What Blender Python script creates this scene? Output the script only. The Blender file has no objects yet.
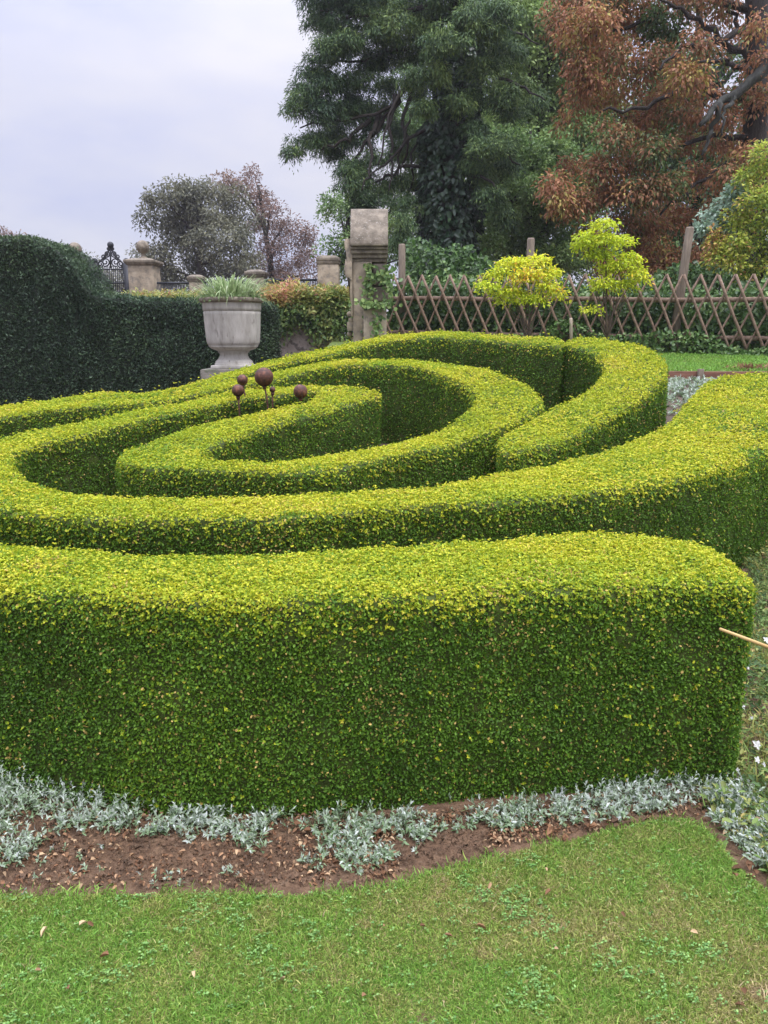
import bpy, bmesh, math, random
import numpy as np
rng = np.random.default_rng(7)
random.seed(7)
scene = bpy.context.scene
col = scene.collection
R = math.radians
SKY_B, SKY_K, SUN_E, EXPO = 0.62, 4.6, 1.5, 0.42

# ------------------------------------------------------------------ camera and survey helpers
F = 769.0; PITCH = R(13.0); EYE = 1.65
def ray(px, py):
    a = (px-384)/F; b = -(py-512)/F
    cp, sp = math.cos(PITCH), math.sin(PITCH)
    return np.array([a, cp+b*sp, -sp+b*cp])
CAM = np.array([0, 0, EYE])
def at(px, py, Y):
    d = ray(px, py); return CAM+d*(Y/d[1])
def ss(a, b, x):
    t = np.clip((x-a)/(b-a), 0, 1); return t*t*(3-2*t)
def ramp(Y):
    k = 0.35
    return k*np.logaddexp(0, (Y-5.7)/k)-0.8*k*np.logaddexp(0, (np.minimum(Y, 45)-9.3)/k) - np.maximum(Y-45, 0)
HEDGE_H = 0.80
def zt(X, Y):                                   # level of the clipped hedge tops
    return 0.82+(0.035+0.215*ss(-4.6, 0.3, X))*ramp(Y)
def ground(X, Y):
    return zt(X, Y)-0.82
def hit(px, py, f=zt):
    d = ray(px, py)
    for Y in np.arange(0.5, 45, 0.01):
        p = CAM+d*(Y/d[1])
        if p[2] <= f(p[0], p[1]): return p
    return CAM+d*(12/d[1])
def flat(px, py, z=0.0):
    d = ray(px, py); return CAM+d*((z-EYE)/d[2])

cam = bpy.data.cameras.new('camera'); camo = bpy.data.objects.new('camera', cam); col.objects.link(camo)
camo.location = (0, 0, EYE); camo.rotation_euler = (R(90)-PITCH, 0, 0)
cam.sensor_fit = 'VERTICAL'; cam.sensor_height = 36; cam.sensor_width = 27
cam.lens = 36*F/1024; cam.clip_end = 2000; cam.clip_start = 0.05
scene.camera = camo

# ------------------------------------------------------------------ mesh helpers
class MB:
    def __init__(s): s.v = []; s.q = []; s.t = []; s.n = 0; s.tq = []; s.tt = []
    def add(s, v, q=None, t=None, tint=None):
        v = np.asarray(v, float)
        s.v.append(v)
        if q is not None and len(q):
            q = np.asarray(q, int); s.q.append(q+s.n)
            s.tq.append(np.broadcast_to(np.asarray(0.5 if tint is None else tint, float), (len(q),)))
        if t is not None and len(t):
            t = np.asarray(t, int); s.t.append(t+s.n); s.tt.append(np.full(len(t), .5))
        s.n += len(v)
    def build(s, name, mat, parent=None, smooth=False, bevel=0):
        v = np.concatenate(s.v)
        q = np.concatenate(s.q) if s.q else np.zeros((0, 4), int)
        t = np.concatenate(s.t) if s.t else np.zeros((0, 3), int)
        me = bpy.data.meshes.new(name)
        me.vertices.add(len(v)); me.vertices.foreach_set('co', v.astype(np.float32).ravel())
        nl = q.size+t.size
        me.loops.add(nl); me.loops.foreach_set('vertex_index', np.concatenate([q.ravel(), t.ravel()]).astype(np.int32))
        np_ = len(q)+len(t)
        me.polygons.add(np_)
        tot = np.concatenate([np.full(len(q), 4), np.full(len(t), 3)]).astype(np.int32)
        me.polygons.foreach_set('loop_start', (np.cumsum(tot)-tot).astype(np.int32))
        me.polygons.foreach_set('loop_total', tot)
        if smooth: me.polygons.foreach_set('use_smooth', np.ones(np_, bool))
        a = me.attributes.new('tint', 'FLOAT', 'FACE')
        a.data.foreach_set('value', np.concatenate(s.tq+s.tt).astype(np.float32))
        me.update(); me.validate()
        o = bpy.data.objects.new(name, me); col.objects.link(o)
        if mat: me.materials.append(mat)
        if parent: o.parent = parent; o.matrix_parent_inverse.identity(); o.location = -np.array(parent_world(parent))
        if bevel:
            b = o.modifiers.new('bevel', 'BEVEL'); b.width = bevel; b.segments = 2; b.limit_method = 'ANGLE'
        return o
def parent_world(p):
    w = np.zeros(3)
    while p is not None: w = w+np.array(p.location); p = p.parent
    return w
def thing(name, label, cat, loc=(0, 0, 0), group=None):
    o = bpy.data.objects.new(name, None); col.objects.link(o); o.location = loc
    o.empty_display_size = .1
    return tag(o, label, cat, group)
def tag(o, label=None, cat=None, group=None, kind=None):
    if label: o['label'] = label
    if cat: o['category'] = cat
    if group: o['group'] = group
    if kind: o['kind'] = kind
    return o
def unit(v): return v/np.maximum(np.linalg.norm(v, axis=-1, keepdims=True), 1e-9)
def tube(mb, pts, rad, n=8, tint=None):
    pts = np.asarray(pts, float); m = len(pts); rad = np.broadcast_to(np.asarray(rad, float), (m,))
    tan = np.gradient(pts, axis=0); tan = unit(tan)
    up = np.array([0, 0, 1.]) if abs(tan[0][2]) < .9 else np.array([1., 0, 0])
    vs = []
    for i in range(m):
        a = unit(np.cross(tan[i], up)); b = np.cross(a, tan[i]); up = b
        th = np.arange(n)*2*np.pi/n
        vs.append(pts[i]+rad[i]*(np.cos(th)[:, None]*a+np.sin(th)[:, None]*b))
    v = np.concatenate(vs+[pts[:1], pts[-1:]])
    i = np.arange(m-1)[:, None]*n; j = np.arange(n)[None]; k = (j+1) % n
    q = np.stack([i+j, i+k, i+n+k, i+n+j], -1).reshape(-1, 4)
    j = np.arange(n); k = (j+1) % n
    t = np.concatenate([np.stack([k, j, np.full(n, m*n)], 1), np.stack([(m-1)*n+j, (m-1)*n+k, np.full(n, m*n+1)], 1)])
    mb.add(v, q, t, tint)
def box(mb, a, b):
    x0, y0, z0 = a; x1, y1, z1 = b
    v = [(x0,y0,z0),(x1,y0,z0),(x1,y1,z0),(x0,y1,z0),(x0,y0,z1),(x1,y0,z1),(x1,y1,z1),(x0,y1,z1)]
    mb.add(v, [(0,3,2,1),(4,5,6,7),(0,1,5,4),(1,2,6,5),(2,3,7,6),(3,0,4,7)])
def frustum(mb, cx, cy, z0, z1, w0, w1, d0=None, d1=None):
    d0 = d0 or w0; d1 = d1 or w1
    v = [(cx+sx*w/2, cy+sy*d/2, z) for z, w, d in ((z0, w0, d0), (z1, w1, d1)) for sx, sy in ((-1,-1),(1,-1),(1,1),(-1,1))]
    mb.add(v, [(0,3,2,1),(4,5,6,7),(0,1,5,4),(1,2,6,5),(2,3,7,6),(3,0,4,7)])
def prism_x(mb, x0, x1, poly):                  # (y,z) outline carried along x
    n = len(poly)
    v = [(x0, y, z) for y, z in poly]+[(x1, y, z) for y, z in poly]
    c = np.mean(poly, 0); v += [(x0, c[0], c[1]), (x1, c[0], c[1])]
    q = [(i, (i+1) % n, n+(i+1) % n, n+i) for i in range(n)]
    t = [((i+1) % n, i, 2*n) for i in range(n)]+[(n+i, n+(i+1) % n, 2*n+1) for i in range(n)]
    mb.add(v, q, t)
def lathe(mb, cx, cy, prof, n=56):
    th = np.arange(n)*2*np.pi/n
    v = np.concatenate([np.stack([cx+r*np.cos(th), cy+r*np.sin(th), np.full(n, z)], 1) for r, z in prof])
    m = len(prof); i = np.arange(m-1)[:, None]*n; j = np.arange(n)[None]; k = (j+1) % n
    mb.add(v, np.stack([i+j, i+k, i+n+k, i+n+j], -1).reshape(-1, 4))
def sphere(mb, c, r, n=24, m=14, sc=(1, 1, 1)):
    ph = np.linspace(0.0001, np.pi-.0001, m); th = np.arange(n)*2*np.pi/n
    v = np.stack([np.sin(ph)[:, None]*np.cos(th), np.sin(ph)[:, None]*np.sin(th), -np.cos(ph)[:, None]+0*th], -1).reshape(-1, 3)*r*np.array(sc)+np.asarray(c)
    i = np.arange(m-1)[:, None]*n; j = np.arange(n)[None]; k = (j+1) % n
    mb.add(v, np.stack([i+j, i+k, i+n+k, i+n+j], -1).reshape(-1, 4))
def noise(p, f=1.0, o=0):                       # smooth value noise, about -1..1
    p = np.asarray(p, float)*f+o*17.3+101.7; sh = p.shape[:-1]; p = p.reshape(-1, 3); out = np.zeros(len(p))
    for k, w in ((1.0, 1.0), (2.17, .45)):
        q = p*k; i = np.floor(q).astype(np.int64); t = q-i; t = t*t*(3-2*t)
        for c in range(8):
            d = np.array([c & 1, c >> 1 & 1, c >> 2 & 1]); n = i+d
            h = (n[:, 0]*374761393+n[:, 1]*668265263+n[:, 2]*2147483647*3+o*97) & 0xffffffff
            h = ((h ^ (h >> 13))*1274126177) & 0xffffffff; h = (h ^ (h >> 16)) & 0xffff
            out += w*(h/32767.5-1)*np.prod(np.where(d == 1, t, 1-t), axis=1)
    return (out*1.25).reshape(sh)
def rand_unit(n):
    return unit(rng.normal(size=(n, 3)))
def leaves(mb, p, axis, nrm, L, W, tint, fold=.25, curl=0.15):      # folded diamond leaves, one bent quad each
    n = len(p); L = np.broadcast_to(L, (n,))[:, None]; W = np.broadcast_to(W, (n,))[:, None]
    axis = unit(axis); side = unit(np.cross(axis, nrm)); nn = np.cross(side, axis)
    b = p; tip = p+axis*L-nn*L*curl
    m = p+axis*L*.48
    v = np.stack([b, m+side*W*.5+nn*W*fold, tip, m-side*W*.5+nn*W*fold], 1).reshape(-1, 3)
    q = np.arange(n*4).reshape(n, 4)
    mb.add(v, q, None, np.clip(tint, 0, 1))
def leaves6(mb, p, axis, nrm, L, W, tint, fold=.2, curl=.15):       # rounder leaves of two quads folded along the midrib
    n = len(p); L = np.broadcast_to(L, (n,))[:, None]; W = np.broadcast_to(W, (n,))[:, None]
    axis = unit(axis); side = unit(np.cross(axis, nrm)); nn = np.cross(side, axis)
    tip = p+axis*L-nn*L*curl
    a = p+axis*L*.3; c = p+axis*L*.72-nn*L*curl*.4
    v = np.stack([p, a+side*W*.46+nn*W*fold, c+side*W*.42+nn*W*fold, tip, c-side*W*.42+nn*W*fold, a-side*W*.46+nn*W*fold], 1).reshape(-1, 3)
    i = np.arange(n)[:, None]*6
    q = np.concatenate([i+[0, 1, 2, 3], i+[0, 3, 4, 5]], 1).reshape(-1, 4)
    mb.add(v, q, None, np.repeat(np.clip(tint, 0, 1), 2))

# ------------------------------------------------------------------ materials
def newmat(name):
    m = bpy.data.materials.new(name); m.use_nodes = True
    nt = m.node_tree; nt.nodes.clear()
    return m, nt, nt.nodes, nt.links
def ramp_node(N, stops, interp='LINEAR'):
    r = N.new('ShaderNodeValToRGB'); cr = r.color_ramp; cr.interpolation = interp
    while len(cr.elements) < len(stops): cr.elements.new(.5)
    for e, (p, c) in zip(cr.elements, stops): e.position = p; e.color = (*c, 1)
    return r
def leaf_mat(name, stops, trans=.3, rough=.5, var=.35, spec=.3):
    m, nt, N, L = newmat(name)
    a = N.new('ShaderNodeAttribute'); a.attribute_name = 'tint'
    g = N.new('ShaderNodeNewGeometry')
    r = ramp_node(N, stops); L.new(a.outputs['Fac'], r.inputs[0])
    mr = N.new('ShaderNodeMapRange'); L.new(g.outputs['Random Per Island'], mr.inputs[0])
    mr.inputs[3].default_value = 1-var; mr.inputs[4].default_value = 1+var
    h = N.new('ShaderNodeHueSaturation'); L.new(r.outputs[0], h.inputs['Color']); L.new(mr.outputs[0], h.inputs['Value'])
    p = N.new('ShaderNodeBsdfPrincipled'); L.new(h.outputs[0], p.inputs['Base Color'])
    p.inputs['Roughness'].default_value = rough; p.inputs['Specular IOR Level'].default_value = spec
    t = N.new('ShaderNodeBsdfTranslucent'); L.new(h.outputs[0], t.inputs['Color'])
    x = N.new('ShaderNodeMixShader'); x.inputs[0].default_value = trans
    L.new(p.outputs[0], x.inputs[1]); L.new(t.outputs[0], x.inputs[2])
    o = N.new('ShaderNodeOutputMaterial'); L.new(x.outputs[0], o.inputs[0])
    return m
def noise_mat(name, stops, scale=4, detail=8, rough=.8, bump=.3, bscale=None, metal=0, spots=None, stretch=(1, 1, 1), spec=.3, dist=.01):
    m, nt, N, L = newmat(name)
    tc = N.new('ShaderNodeTexCoord'); mp = N.new('ShaderNodeMapping'); L.new(tc.outputs['Object'], mp.inputs[0])
    mp.inputs['Scale'].default_value = stretch
    n = N.new('ShaderNodeTexNoise'); n.inputs['Scale'].default_value = scale; n.inputs['Detail'].default_value = detail
    n.inputs['Roughness'].default_value = .62; L.new(mp.outputs[0], n.inputs['Vector'])
    r = ramp_node(N, stops); L.new(n.outputs[0], r.inputs[0]); c = r.outputs[0]
    if spots:
        sc, lo, hi, colr = spots
        n2 = N.new('ShaderNodeTexNoise'); n2.inputs['Scale'].default_value = sc; n2.inputs['Detail'].default_value = 6
        L.new(mp.outputs[0], n2.inputs['Vector'])
        r2 = ramp_node(N, [(lo, (0, 0, 0)), (hi, (1, 1, 1))]); L.new(n2.outputs[0], r2.inputs[0])
        mx = N.new('ShaderNodeMix'); mx.data_type = 'RGBA'; L.new(r2.outputs[0], mx.inputs[0])
        L.new(c, mx.inputs[6]); mx.inputs[7].default_value = (*colr, 1); c = mx.outputs[2]
    p = N.new('ShaderNodeBsdfPrincipled'); L.new(c, p.inputs['Base Color'])
    p.inputs['Roughness'].default_value = rough; p.inputs['Metallic'].default_value = metal
    p.inputs['Specular IOR Level'].default_value = spec
    if bump:
        n3 = N.new('ShaderNodeTexNoise'); n3.inputs['Scale'].default_value = bscale or scale*5; n3.inputs['Detail'].default_value = 8
        L.new(mp.outputs[0], n3.inputs['Vector'])
        b = N.new('ShaderNodeBump'); b.inputs['Strength'].default_value = bump; b.inputs['Distance'].default_value = dist
        L.new(n3.outputs[0], b.inputs['Height']); L.new(b.outputs[0], p.inputs['Normal'])
    o = N.new('ShaderNodeOutputMaterial'); L.new(p.outputs[0], o.inputs[0])
    return m
M = {}
M['box'] = leaf_mat('box_leaf', [(0, (.03, .075, .014)), (.28, (.094, .20, .022)), (.48, (.165, .31, .03)), (.68, (.36, .455, .028)), (.86, (.66, .63, .045)), (1, (.62, .45, .14))], .35, .5, .22, .25)
M['box_core'] = noise_mat('hedge_core', [(.3, (.025, .035, .006)), (.6, (.06, .085, .012)), (.8, (.07, .055, .02))], 14, bump=.8)
M['yew'] = leaf_mat('yew_leaf', [(0, (.022, .045, .026)), (.5, (.05, .09, .045)), (1, (.10, .15, .06))], .15, .5, .4)
M['yew_core'] = noise_mat('yew_core', [(.3, (.006, .012, .006)), (.7, (.016, .026, .012))], 8, bump=.6)
M['grass'] = leaf_mat('grass_blade', [(0, (.46, .36, .2)), (.2, (.40, .37, .13)), (.45, (.25, .36, .065)), (.75, (.16, .35, .05)), (1, (.36, .47, .13))], .35, .5, .5)
M['clover'] = leaf_mat('clover_leaf', [(0, (.11, .26, .06)), (1, (.27, .44, .13))], .35, .5, .3)
M['lawn'] = noise_mat('lawn_turf', [(.3, (.08, .08, .03)), (.5, (.10, .14, .03)), (.7, (.10, .17, .03))], 60, bump=.9, bscale=120)
M['soil'] = noise_mat('soil', [(.25, (.06, .036, .021)), (.5, (.13, .077, .044)), (.75, (.22, .14, .082))], 22, bump=1, bscale=70, spots=(55, .58, .68, (.16, .11, .07)), dist=.02)
M['ground'] = noise_mat('ground', [(.3, (.05, .034, .022)), (.6, (.09, .065, .042))], 2, bump=.5)
M['silver'] = leaf_mat('silver_leaf', [(0, (.13, .22, .08)), (.4, (.26, .36, .20)), (.7, (.40, .46, .37)), (1, (.60, .64, .60))], .2, .7, .25, .15)
M['dead'] = leaf_mat('dead_leaf', [(0, (.09, .045, .025)), (.4, (.2, .105, .055)), (.75, (.34, .2, .11)), (1, (.5, .37, .22))], .2, .7, .35, .15)
M['stone'] = noise_mat('limestone', [(.3, (.20, .165, .12)), (.5, (.34, .28, .20)), (.7, (.44, .37, .27))], 5, spots=(9, .5, .7, (.19, .165, .13)), bump=.5)
M['plinth'] = noise_mat('plinth_stone', [(.3, (.11, .10, .08)), (.5, (.2, .18, .15)), (.7, (.29, .265, .22))], 9, spots=(7, .5, .62, (.10, .11, .07)), bump=.7)
M['stone_dark'] = noise_mat('weathered_stone', [(.3, (.10, .085, .062)), (.5, (.19, .16, .12)), (.7, (.30, .255, .19))], 7, spots=(30, .6, .72, (.34, .31, .26)), bump=.6)
M['urn'] = noise_mat('urn_stone', [(.3, (.28, .26, .225)), (.55, (.42, .395, .35)), (.75, (.52, .49, .44))], 4, spots=(9, .6, .75, (.2, .18, .155)), bump=.4, stretch=(2.2, 2.2, .7))
M['rust'] = noise_mat('rusty_iron', [(.3, (.035, .018, .014)), (.5, (.09, .038, .027)), (.62, (.17, .07, .042)), (.75, (.23, .11, .06))], 28, rough=.6, bump=.25, metal=.2, spec=.4)
M['iron'] = noise_mat('black_iron', [(.3, (.018, .02, .024)), (.7, (.04, .042, .048))], 12, rough=.5, bump=.1)
M['wood'] = noise_mat('lattice_wood', [(.3, (.11, .072, .048)), (.5, (.20, .135, .092)), (.7, (.30, .215, .155))], 5, stretch=(3, 3, 3), bump=.4, bscale=30)
M['post'] = noise_mat('post_wood', [(.3, (.12, .095, .07)), (.6, (.22, .175, .13)), (.8, (.3, .25, .19))], 5, stretch=(5, 5, .8), bump=.4)
M['pale_wood'] = noise_mat('pale_wood', [(.3, (.42, .33, .24)), (.7, (.62, .52, .42))], 6, stretch=(4, 4, .8), bump=.3)
M['board'] = noise_mat('board_wood', [(.3, (.12, .055, .035)), (.6, (.21, .10, .065)), (.8, (.28, .15, .1))], 5, stretch=(1, 4, 4), bump=.4)
M['cane'] = noise_mat('bamboo', [(.3, (.42, .27, .10)), (.7, (.60, .42, .18))], 8, rough=.45, bump=.1)
M['bark'] = noise_mat('bark', [(.3, (.018, .015, .013)), (.6, (.042, .034, .028)), (.8, (.07, .06, .05))], 4, stretch=(3, 3, .6), bump=.9, dist=.04)
M['bark_pale'] = noise_mat('lichen_bark', [(.3, (.03, .03, .028)), (.6, (.075, .078, .066)), (.8, (.12, .13, .10))], 4, stretch=(3, 3, .6), bump=.8, dist=.03)
M['twig'] = noise_mat('twig', [(.3, (.06, .045, .03)), (.7, (.14, .1, .07))], 10, bump=.3)
M['conifer'] = leaf_mat('conifer_needles', [(0, (.026, .052, .034)), (.4, (.064, .115, .055)), (.75, (.13, .205, .075)), (1, (.22, .30, .085))], .2, .6, .35, .2)
M['ivy'] = leaf_mat('ivy_leaf', [(0, (.012, .03, .015)), (.6, (.03, .065, .03)), (1, (.07, .12, .045))], .1, .35, .35, .5)
M['copper'] = leaf_mat('copper_leaf', [(0, (.09, .16, .05)), (.22, (.17, .18, .06)), (.34, (.27, .15, .07)), (.6, (.35, .15, .08)), (.85, (.45, .235, .105)), (1, (.42, .37, .10))], .35, .55, .35)
M['green'] = leaf_mat('green_leaf', [(0, (.06, .11, .04)), (.5, (.14, .24, .075)), (1, (.28, .38, .12))], .3, .5, .35)
M['dkgreen'] = leaf_mat('laurel_leaf', [(0, (.035, .08, .022)), (.5, (.095, .185, .045)), (1, (.24, .33, .10))], .25, .4, .35, .4)
M['lime'] = leaf_mat('acer_leaf', [(0, (.34, .46, .03)), (.4, (.55, .66, .035)), (.8, (.78, .74, .05)), (1, (.80, .42, .06))], .4, .5, .25)
M['yelgreen'] = leaf_mat('shrub_leaf', [(0, (.14, .24, .05)), (.5, (.40, .48, .07)), (.85, (.62, .60, .12)), (1, (.52, .28, .12))], .4, .5, .3)
M['pale_leaf'] = leaf_mat('variegated_leaf', [(0, (.2, .32, .2)), (1, (.5, .62, .5))], .3, .5, .3)
M['far_olive'] = leaf_mat('far_olive_leaf', [(0, (.08, .09, .065)), (.5, (.15, .155, .10)), (1, (.22, .215, .13))], .3, .6, .35)
M['far_brown'] = leaf_mat('far_brown_leaf', [(0, (.11, .08, .07)), (.5, (.22, .14, .11)), (1, (.28, .2, .13))], .3, .6, .35)
M['border'] = leaf_mat('border_leaf', [(0, (.06, .12, .035)), (.35, (.18, .27, .07)), (.65, (.40, .40, .12)), (.85, (.48, .32, .12)), (1, (.52, .24, .18))], .35, .5, .35)
M['urn_plant'] = leaf_mat('strappy_leaf', [(0, (.15, .25, .08)), (.6, (.38, .48, .24)), (1, (.60, .66, .42))], .3, .5, .25)
M['white'] = leaf_mat('white_petal', [(0, (.8, .8, .76)), (1, (.85, .84, .82))], .3, .6, .05)
M['wall'] = noise_mat('rubble_wall', [(.3, (.2, .17, .14)), (.5, (.33, .28, .24)), (.7, (.42, .36, .31))], 3, spots=(8, .52, .6, (.14, .12, .1)), bump=1, dist=.04)

# ------------------------------------------------------------------ light
world = bpy.data.worlds.new('World'); scene.world = world; world.use_nodes = True
nt = world.node_tree; N = nt.nodes; Lk = nt.links; N.clear()
SUN_EL, SUN_ROT = R(64), R(130)
sky = N.new('ShaderNodeTexSky'); sky.sky_type = 'NISHITA'; sky.sun_disc = False
sky.sun_elevation = SUN_EL; sky.sun_rotation = SUN_ROT
b1 = N.new('ShaderNodeBackground'); b1.inputs[1].default_value = 0.08; Lk.new(sky.outputs[0], b1.inputs[0])
tc = N.new('ShaderNodeTexCoord')
sep = N.new('ShaderNodeSeparateXYZ'); Lk.new(tc.outputs['Generated'], sep.inputs[0])
mp = N.new('ShaderNodeMapping'); mp.inputs['Scale'].default_value = (1.2, 1.2, 3.5); Lk.new(tc.outputs['Generated'], mp.inputs[0])
nz = N.new('ShaderNodeTexNoise'); nz.inputs['Scale'].default_value = 2.6; nz.inputs['Detail'].default_value = 5; nz.inputs['Roughness'].default_value = .5
Lk.new(mp.outputs[0], nz.inputs['Vector'])
cr = ramp_node(N, [(.32, (.66, .70, .98)), (.5, (.82, .83, 1.0)), (.68, (.96, .94, 1.02))]); Lk.new(nz.outputs[0], cr.inputs[0])
ma = N.new('ShaderNodeMath'); ma.operation = 'MULTIPLY_ADD'; ma.use_clamp = False
mx0 = N.new('ShaderNodeMath'); mx0.operation = 'MAXIMUM'; Lk.new(sep.outputs[2], mx0.inputs[0]); mx0.inputs[1].default_value = 0
pw = N.new('ShaderNodeMath'); pw.operation = 'POWER'; Lk.new(mx0.outputs[0], pw.inputs[0]); pw.inputs[1].default_value = 2.8
Lk.new(pw.outputs[0], ma.inputs[0]); ma.inputs[1].default_value = SKY_K; ma.inputs[2].default_value = SKY_B
b2 = N.new('ShaderNodeBackground'); Lk.new(cr.outputs[0], b2.inputs[0]); Lk.new(ma.outputs[0], b2.inputs[1])
ad = N.new('ShaderNodeMixShader'); ad.inputs[0].default_value = .88; Lk.new(b1.outputs[0], ad.inputs[1]); Lk.new(b2.outputs[0], ad.inputs[2])
wo = N.new('ShaderNodeOutputWorld'); Lk.new(ad.outputs[0], wo.inputs[0])
sl = bpy.data.lights.new('sun', 'SUN'); sl.energy = SUN_E; sl.angle = R(20); sl.color = (1, .96, .9)
so = bpy.data.objects.new('sun', sl); col.objects.link(so)
# sun_rotation is measured clockwise from +Y as seen from above
sd = np.array([math.sin(SUN_ROT)*math.cos(SUN_EL), math.cos(SUN_ROT)*math.cos(SUN_EL), math.sin(SUN_EL)])
from mathutils import Vector
so.rotation_euler = Vector(sd).to_track_quat('Z', 'Y').to_euler(); so.location = (0, -5, 20)
vs = scene.view_settings; scene.display_settings.display_device = 'sRGB'
vs.view_transform = 'Standard'; vs.look = 'None'; vs.exposure = EXPO; vs.gamma = 1; vs.use_curve_mapping = False
scene.render.engine = 'CYCLES'
scene.cycles.max_bounces = 8; scene.cycles.diffuse_bounces = 4; scene.cycles.transmission_bounces = 3; scene.cycles.glossy_bounces = 2
scene.cycles.use_denoising = True
# ------------------------------------------------------------------ clipped hedges
def spline(P, step):
    P = np.asarray(P, float); n = len(P)
    E = np.concatenate([[2*P[0]-P[1]], P, [2*P[-1]-P[-2]]])
    out = []
    for i in range(n-1):
        p0, p1, p2, p3 = E[i:i+4]
        c = np.linalg.norm((p2-p1).reshape(-1, 3).mean(0)); k = max(2, int(c/step)*2+2)
        t = np.linspace(0, 1, k, endpoint=False)[:, None]
        out.append(.5*((2*p1)+(-p0+p2)*t+(2*p0-5*p1+4*p2-p3)*t**2+(-p0+3*p1-3*p2+p3)*t**3))
    D = np.concatenate(out+[P[-1:]])
    mid = (D[:, :3]+D[:, 3:])/2
    s = np.concatenate([[0], np.cumsum(np.linalg.norm(np.diff(mid, axis=0), axis=1))])
    u = np.linspace(0, s[-1], max(4, int(s[-1]/step)))
    return np.stack([np.interp(u, s, D[:, k]) for k in range(6)], 1)
PROF = [(-.95, 0), (-.98, .15), (-1, .35), (-1, .6), (-1, .78), (-1, .9), (-.992, .955), (-.965, .985), (-.91, .998), (-.62, 1.003), (-.3, 1.008), (0, 1.01)]
PROF = PROF+[(-a, v) for a, v in PROF[-2::-1]]
def trace(st, wmin=.5):
    out = []
    for l, r in st:
        a, b = hit(*l), hit(*r)
        if abs(l[0]-r[0]) < 30:                    # seen across its width: keep the clipped width even where the top is nearly edge-on
            far, near, px = (a, b, l) if a[1] > b[1] else (b, a, r)
            d = ray(*px); k = 0
            while np.hypot(*(far-near)[:2]) < wmin and k < 300:
                far = far+d/d[1]*.01; k += 1
            if a[1] > b[1]: a = far
            else: b = far
        out.append(np.concatenate([a, b]))
    return np.array(out)
def sweep(S, caps=(1, 1), round_=.14, zg=ground, lump=.013, prof=PROF, sink=.022):
    L, Rr = S[:, :3], S[:, 3:]
    n = len(S); m = len(prof)
    mid = (L+Rr)/2; tan = np.gradient(mid, axis=0); tan[:, 2] = 0; tan = unit(tan)
    rows = []
    def row(l, r, off, t, shrink, drop):
        half = (r-l)/2; c = (l+r)/2; hw = np.linalg.norm(half[:2]); k = max(.15, (hw-shrink)/hw)
        out = []
        for a, v in prof:
            p = c+half*a*k+np.array([t[0], t[1], 0])*off
            top = c[2]+half[2]*a*k-drop*.25-sink
            g = float(zg(p[0], p[1]))-.03
            out.append((p[0], p[1], g+(top-g)*v, v))
        rows.append(out)
    if caps[0]:
        for q in (1, .85, .5): row(L[0], Rr[0], -round_*q, tan[0], round_*(1-math.sqrt(1-q*q)), round_*(1-math.sqrt(1-q*q)))
    for i in range(n): row(L[i], Rr[i], 0, tan[i], 0, 0)
    if caps[1]:
        for q in (.5, .85, 1): row(L[-1], Rr[-1], round_*q, tan[-1], round_*(1-math.sqrt(1-q*q)), round_*(1-math.sqrt(1-q*q)))
    A = np.array(rows); nr = len(A)
    V = A.reshape(-1, 4); v = V[:, 3].copy(); V = V[:, :3].copy()
    off = noise(V, 5)[:, None]*lump+noise(V, 16, 1)[:, None]*lump*.4
    c = A[:, :, :3].mean(1)[:, None, :].repeat(m, 1).reshape(-1, 3)
    V += unit(V-c)*off
    i = np.arange(nr-1)[:, None]*m; j = np.arange(m-1)[None]
    q = np.stack([i+j, i+m+j, i+m+j+1, i+j+1], -1).reshape(-1, 4)
    cq = [(k, k+1, m-2-k, m-1-k) for k in range((m-1)//2)]
    cq = np.array([x for x in cq if len(set(x)) == 4])
    q = np.concatenate([q, cq, (cq[:, ::-1]+(nr-1)*m)])
    return V, q, v
def sample(V, q, v, dens):
    P = V[q]; d1 = P[:, 2]-P[:, 0]; d2 = P[:, 3]-P[:, 1]
    nr = np.cross(d1, d2); ar = np.linalg.norm(nr, axis=1)/2; nr = unit(nr)
    cnt = rng.poisson(ar*dens(P.mean(1)))
    idx = np.repeat(np.arange(len(q)), cnt); k = len(idx)
    a, b = rng.random((k, 1)), rng.random((k, 1))
    w = np.concatenate([(1-a)*(1-b), a*(1-b), a*b, (1-a)*b], 1)
    p = (P[idx]*w[:, :, None]).sum(1); vv = (v[q][idx]*w).sum(1)
    return p, nr[idx], vv
def orient(V, q, v):                           # make the first normals point away from the hedge's spine
    P = V[q]; n = np.cross(P[:, 2]-P[:, 0], P[:, 3]-P[:, 1])
    top = (v[q].mean(1) > .995)
    s = n[top][:, 2].sum()
    return q if s > 0 else q[:, ::-1]
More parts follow.
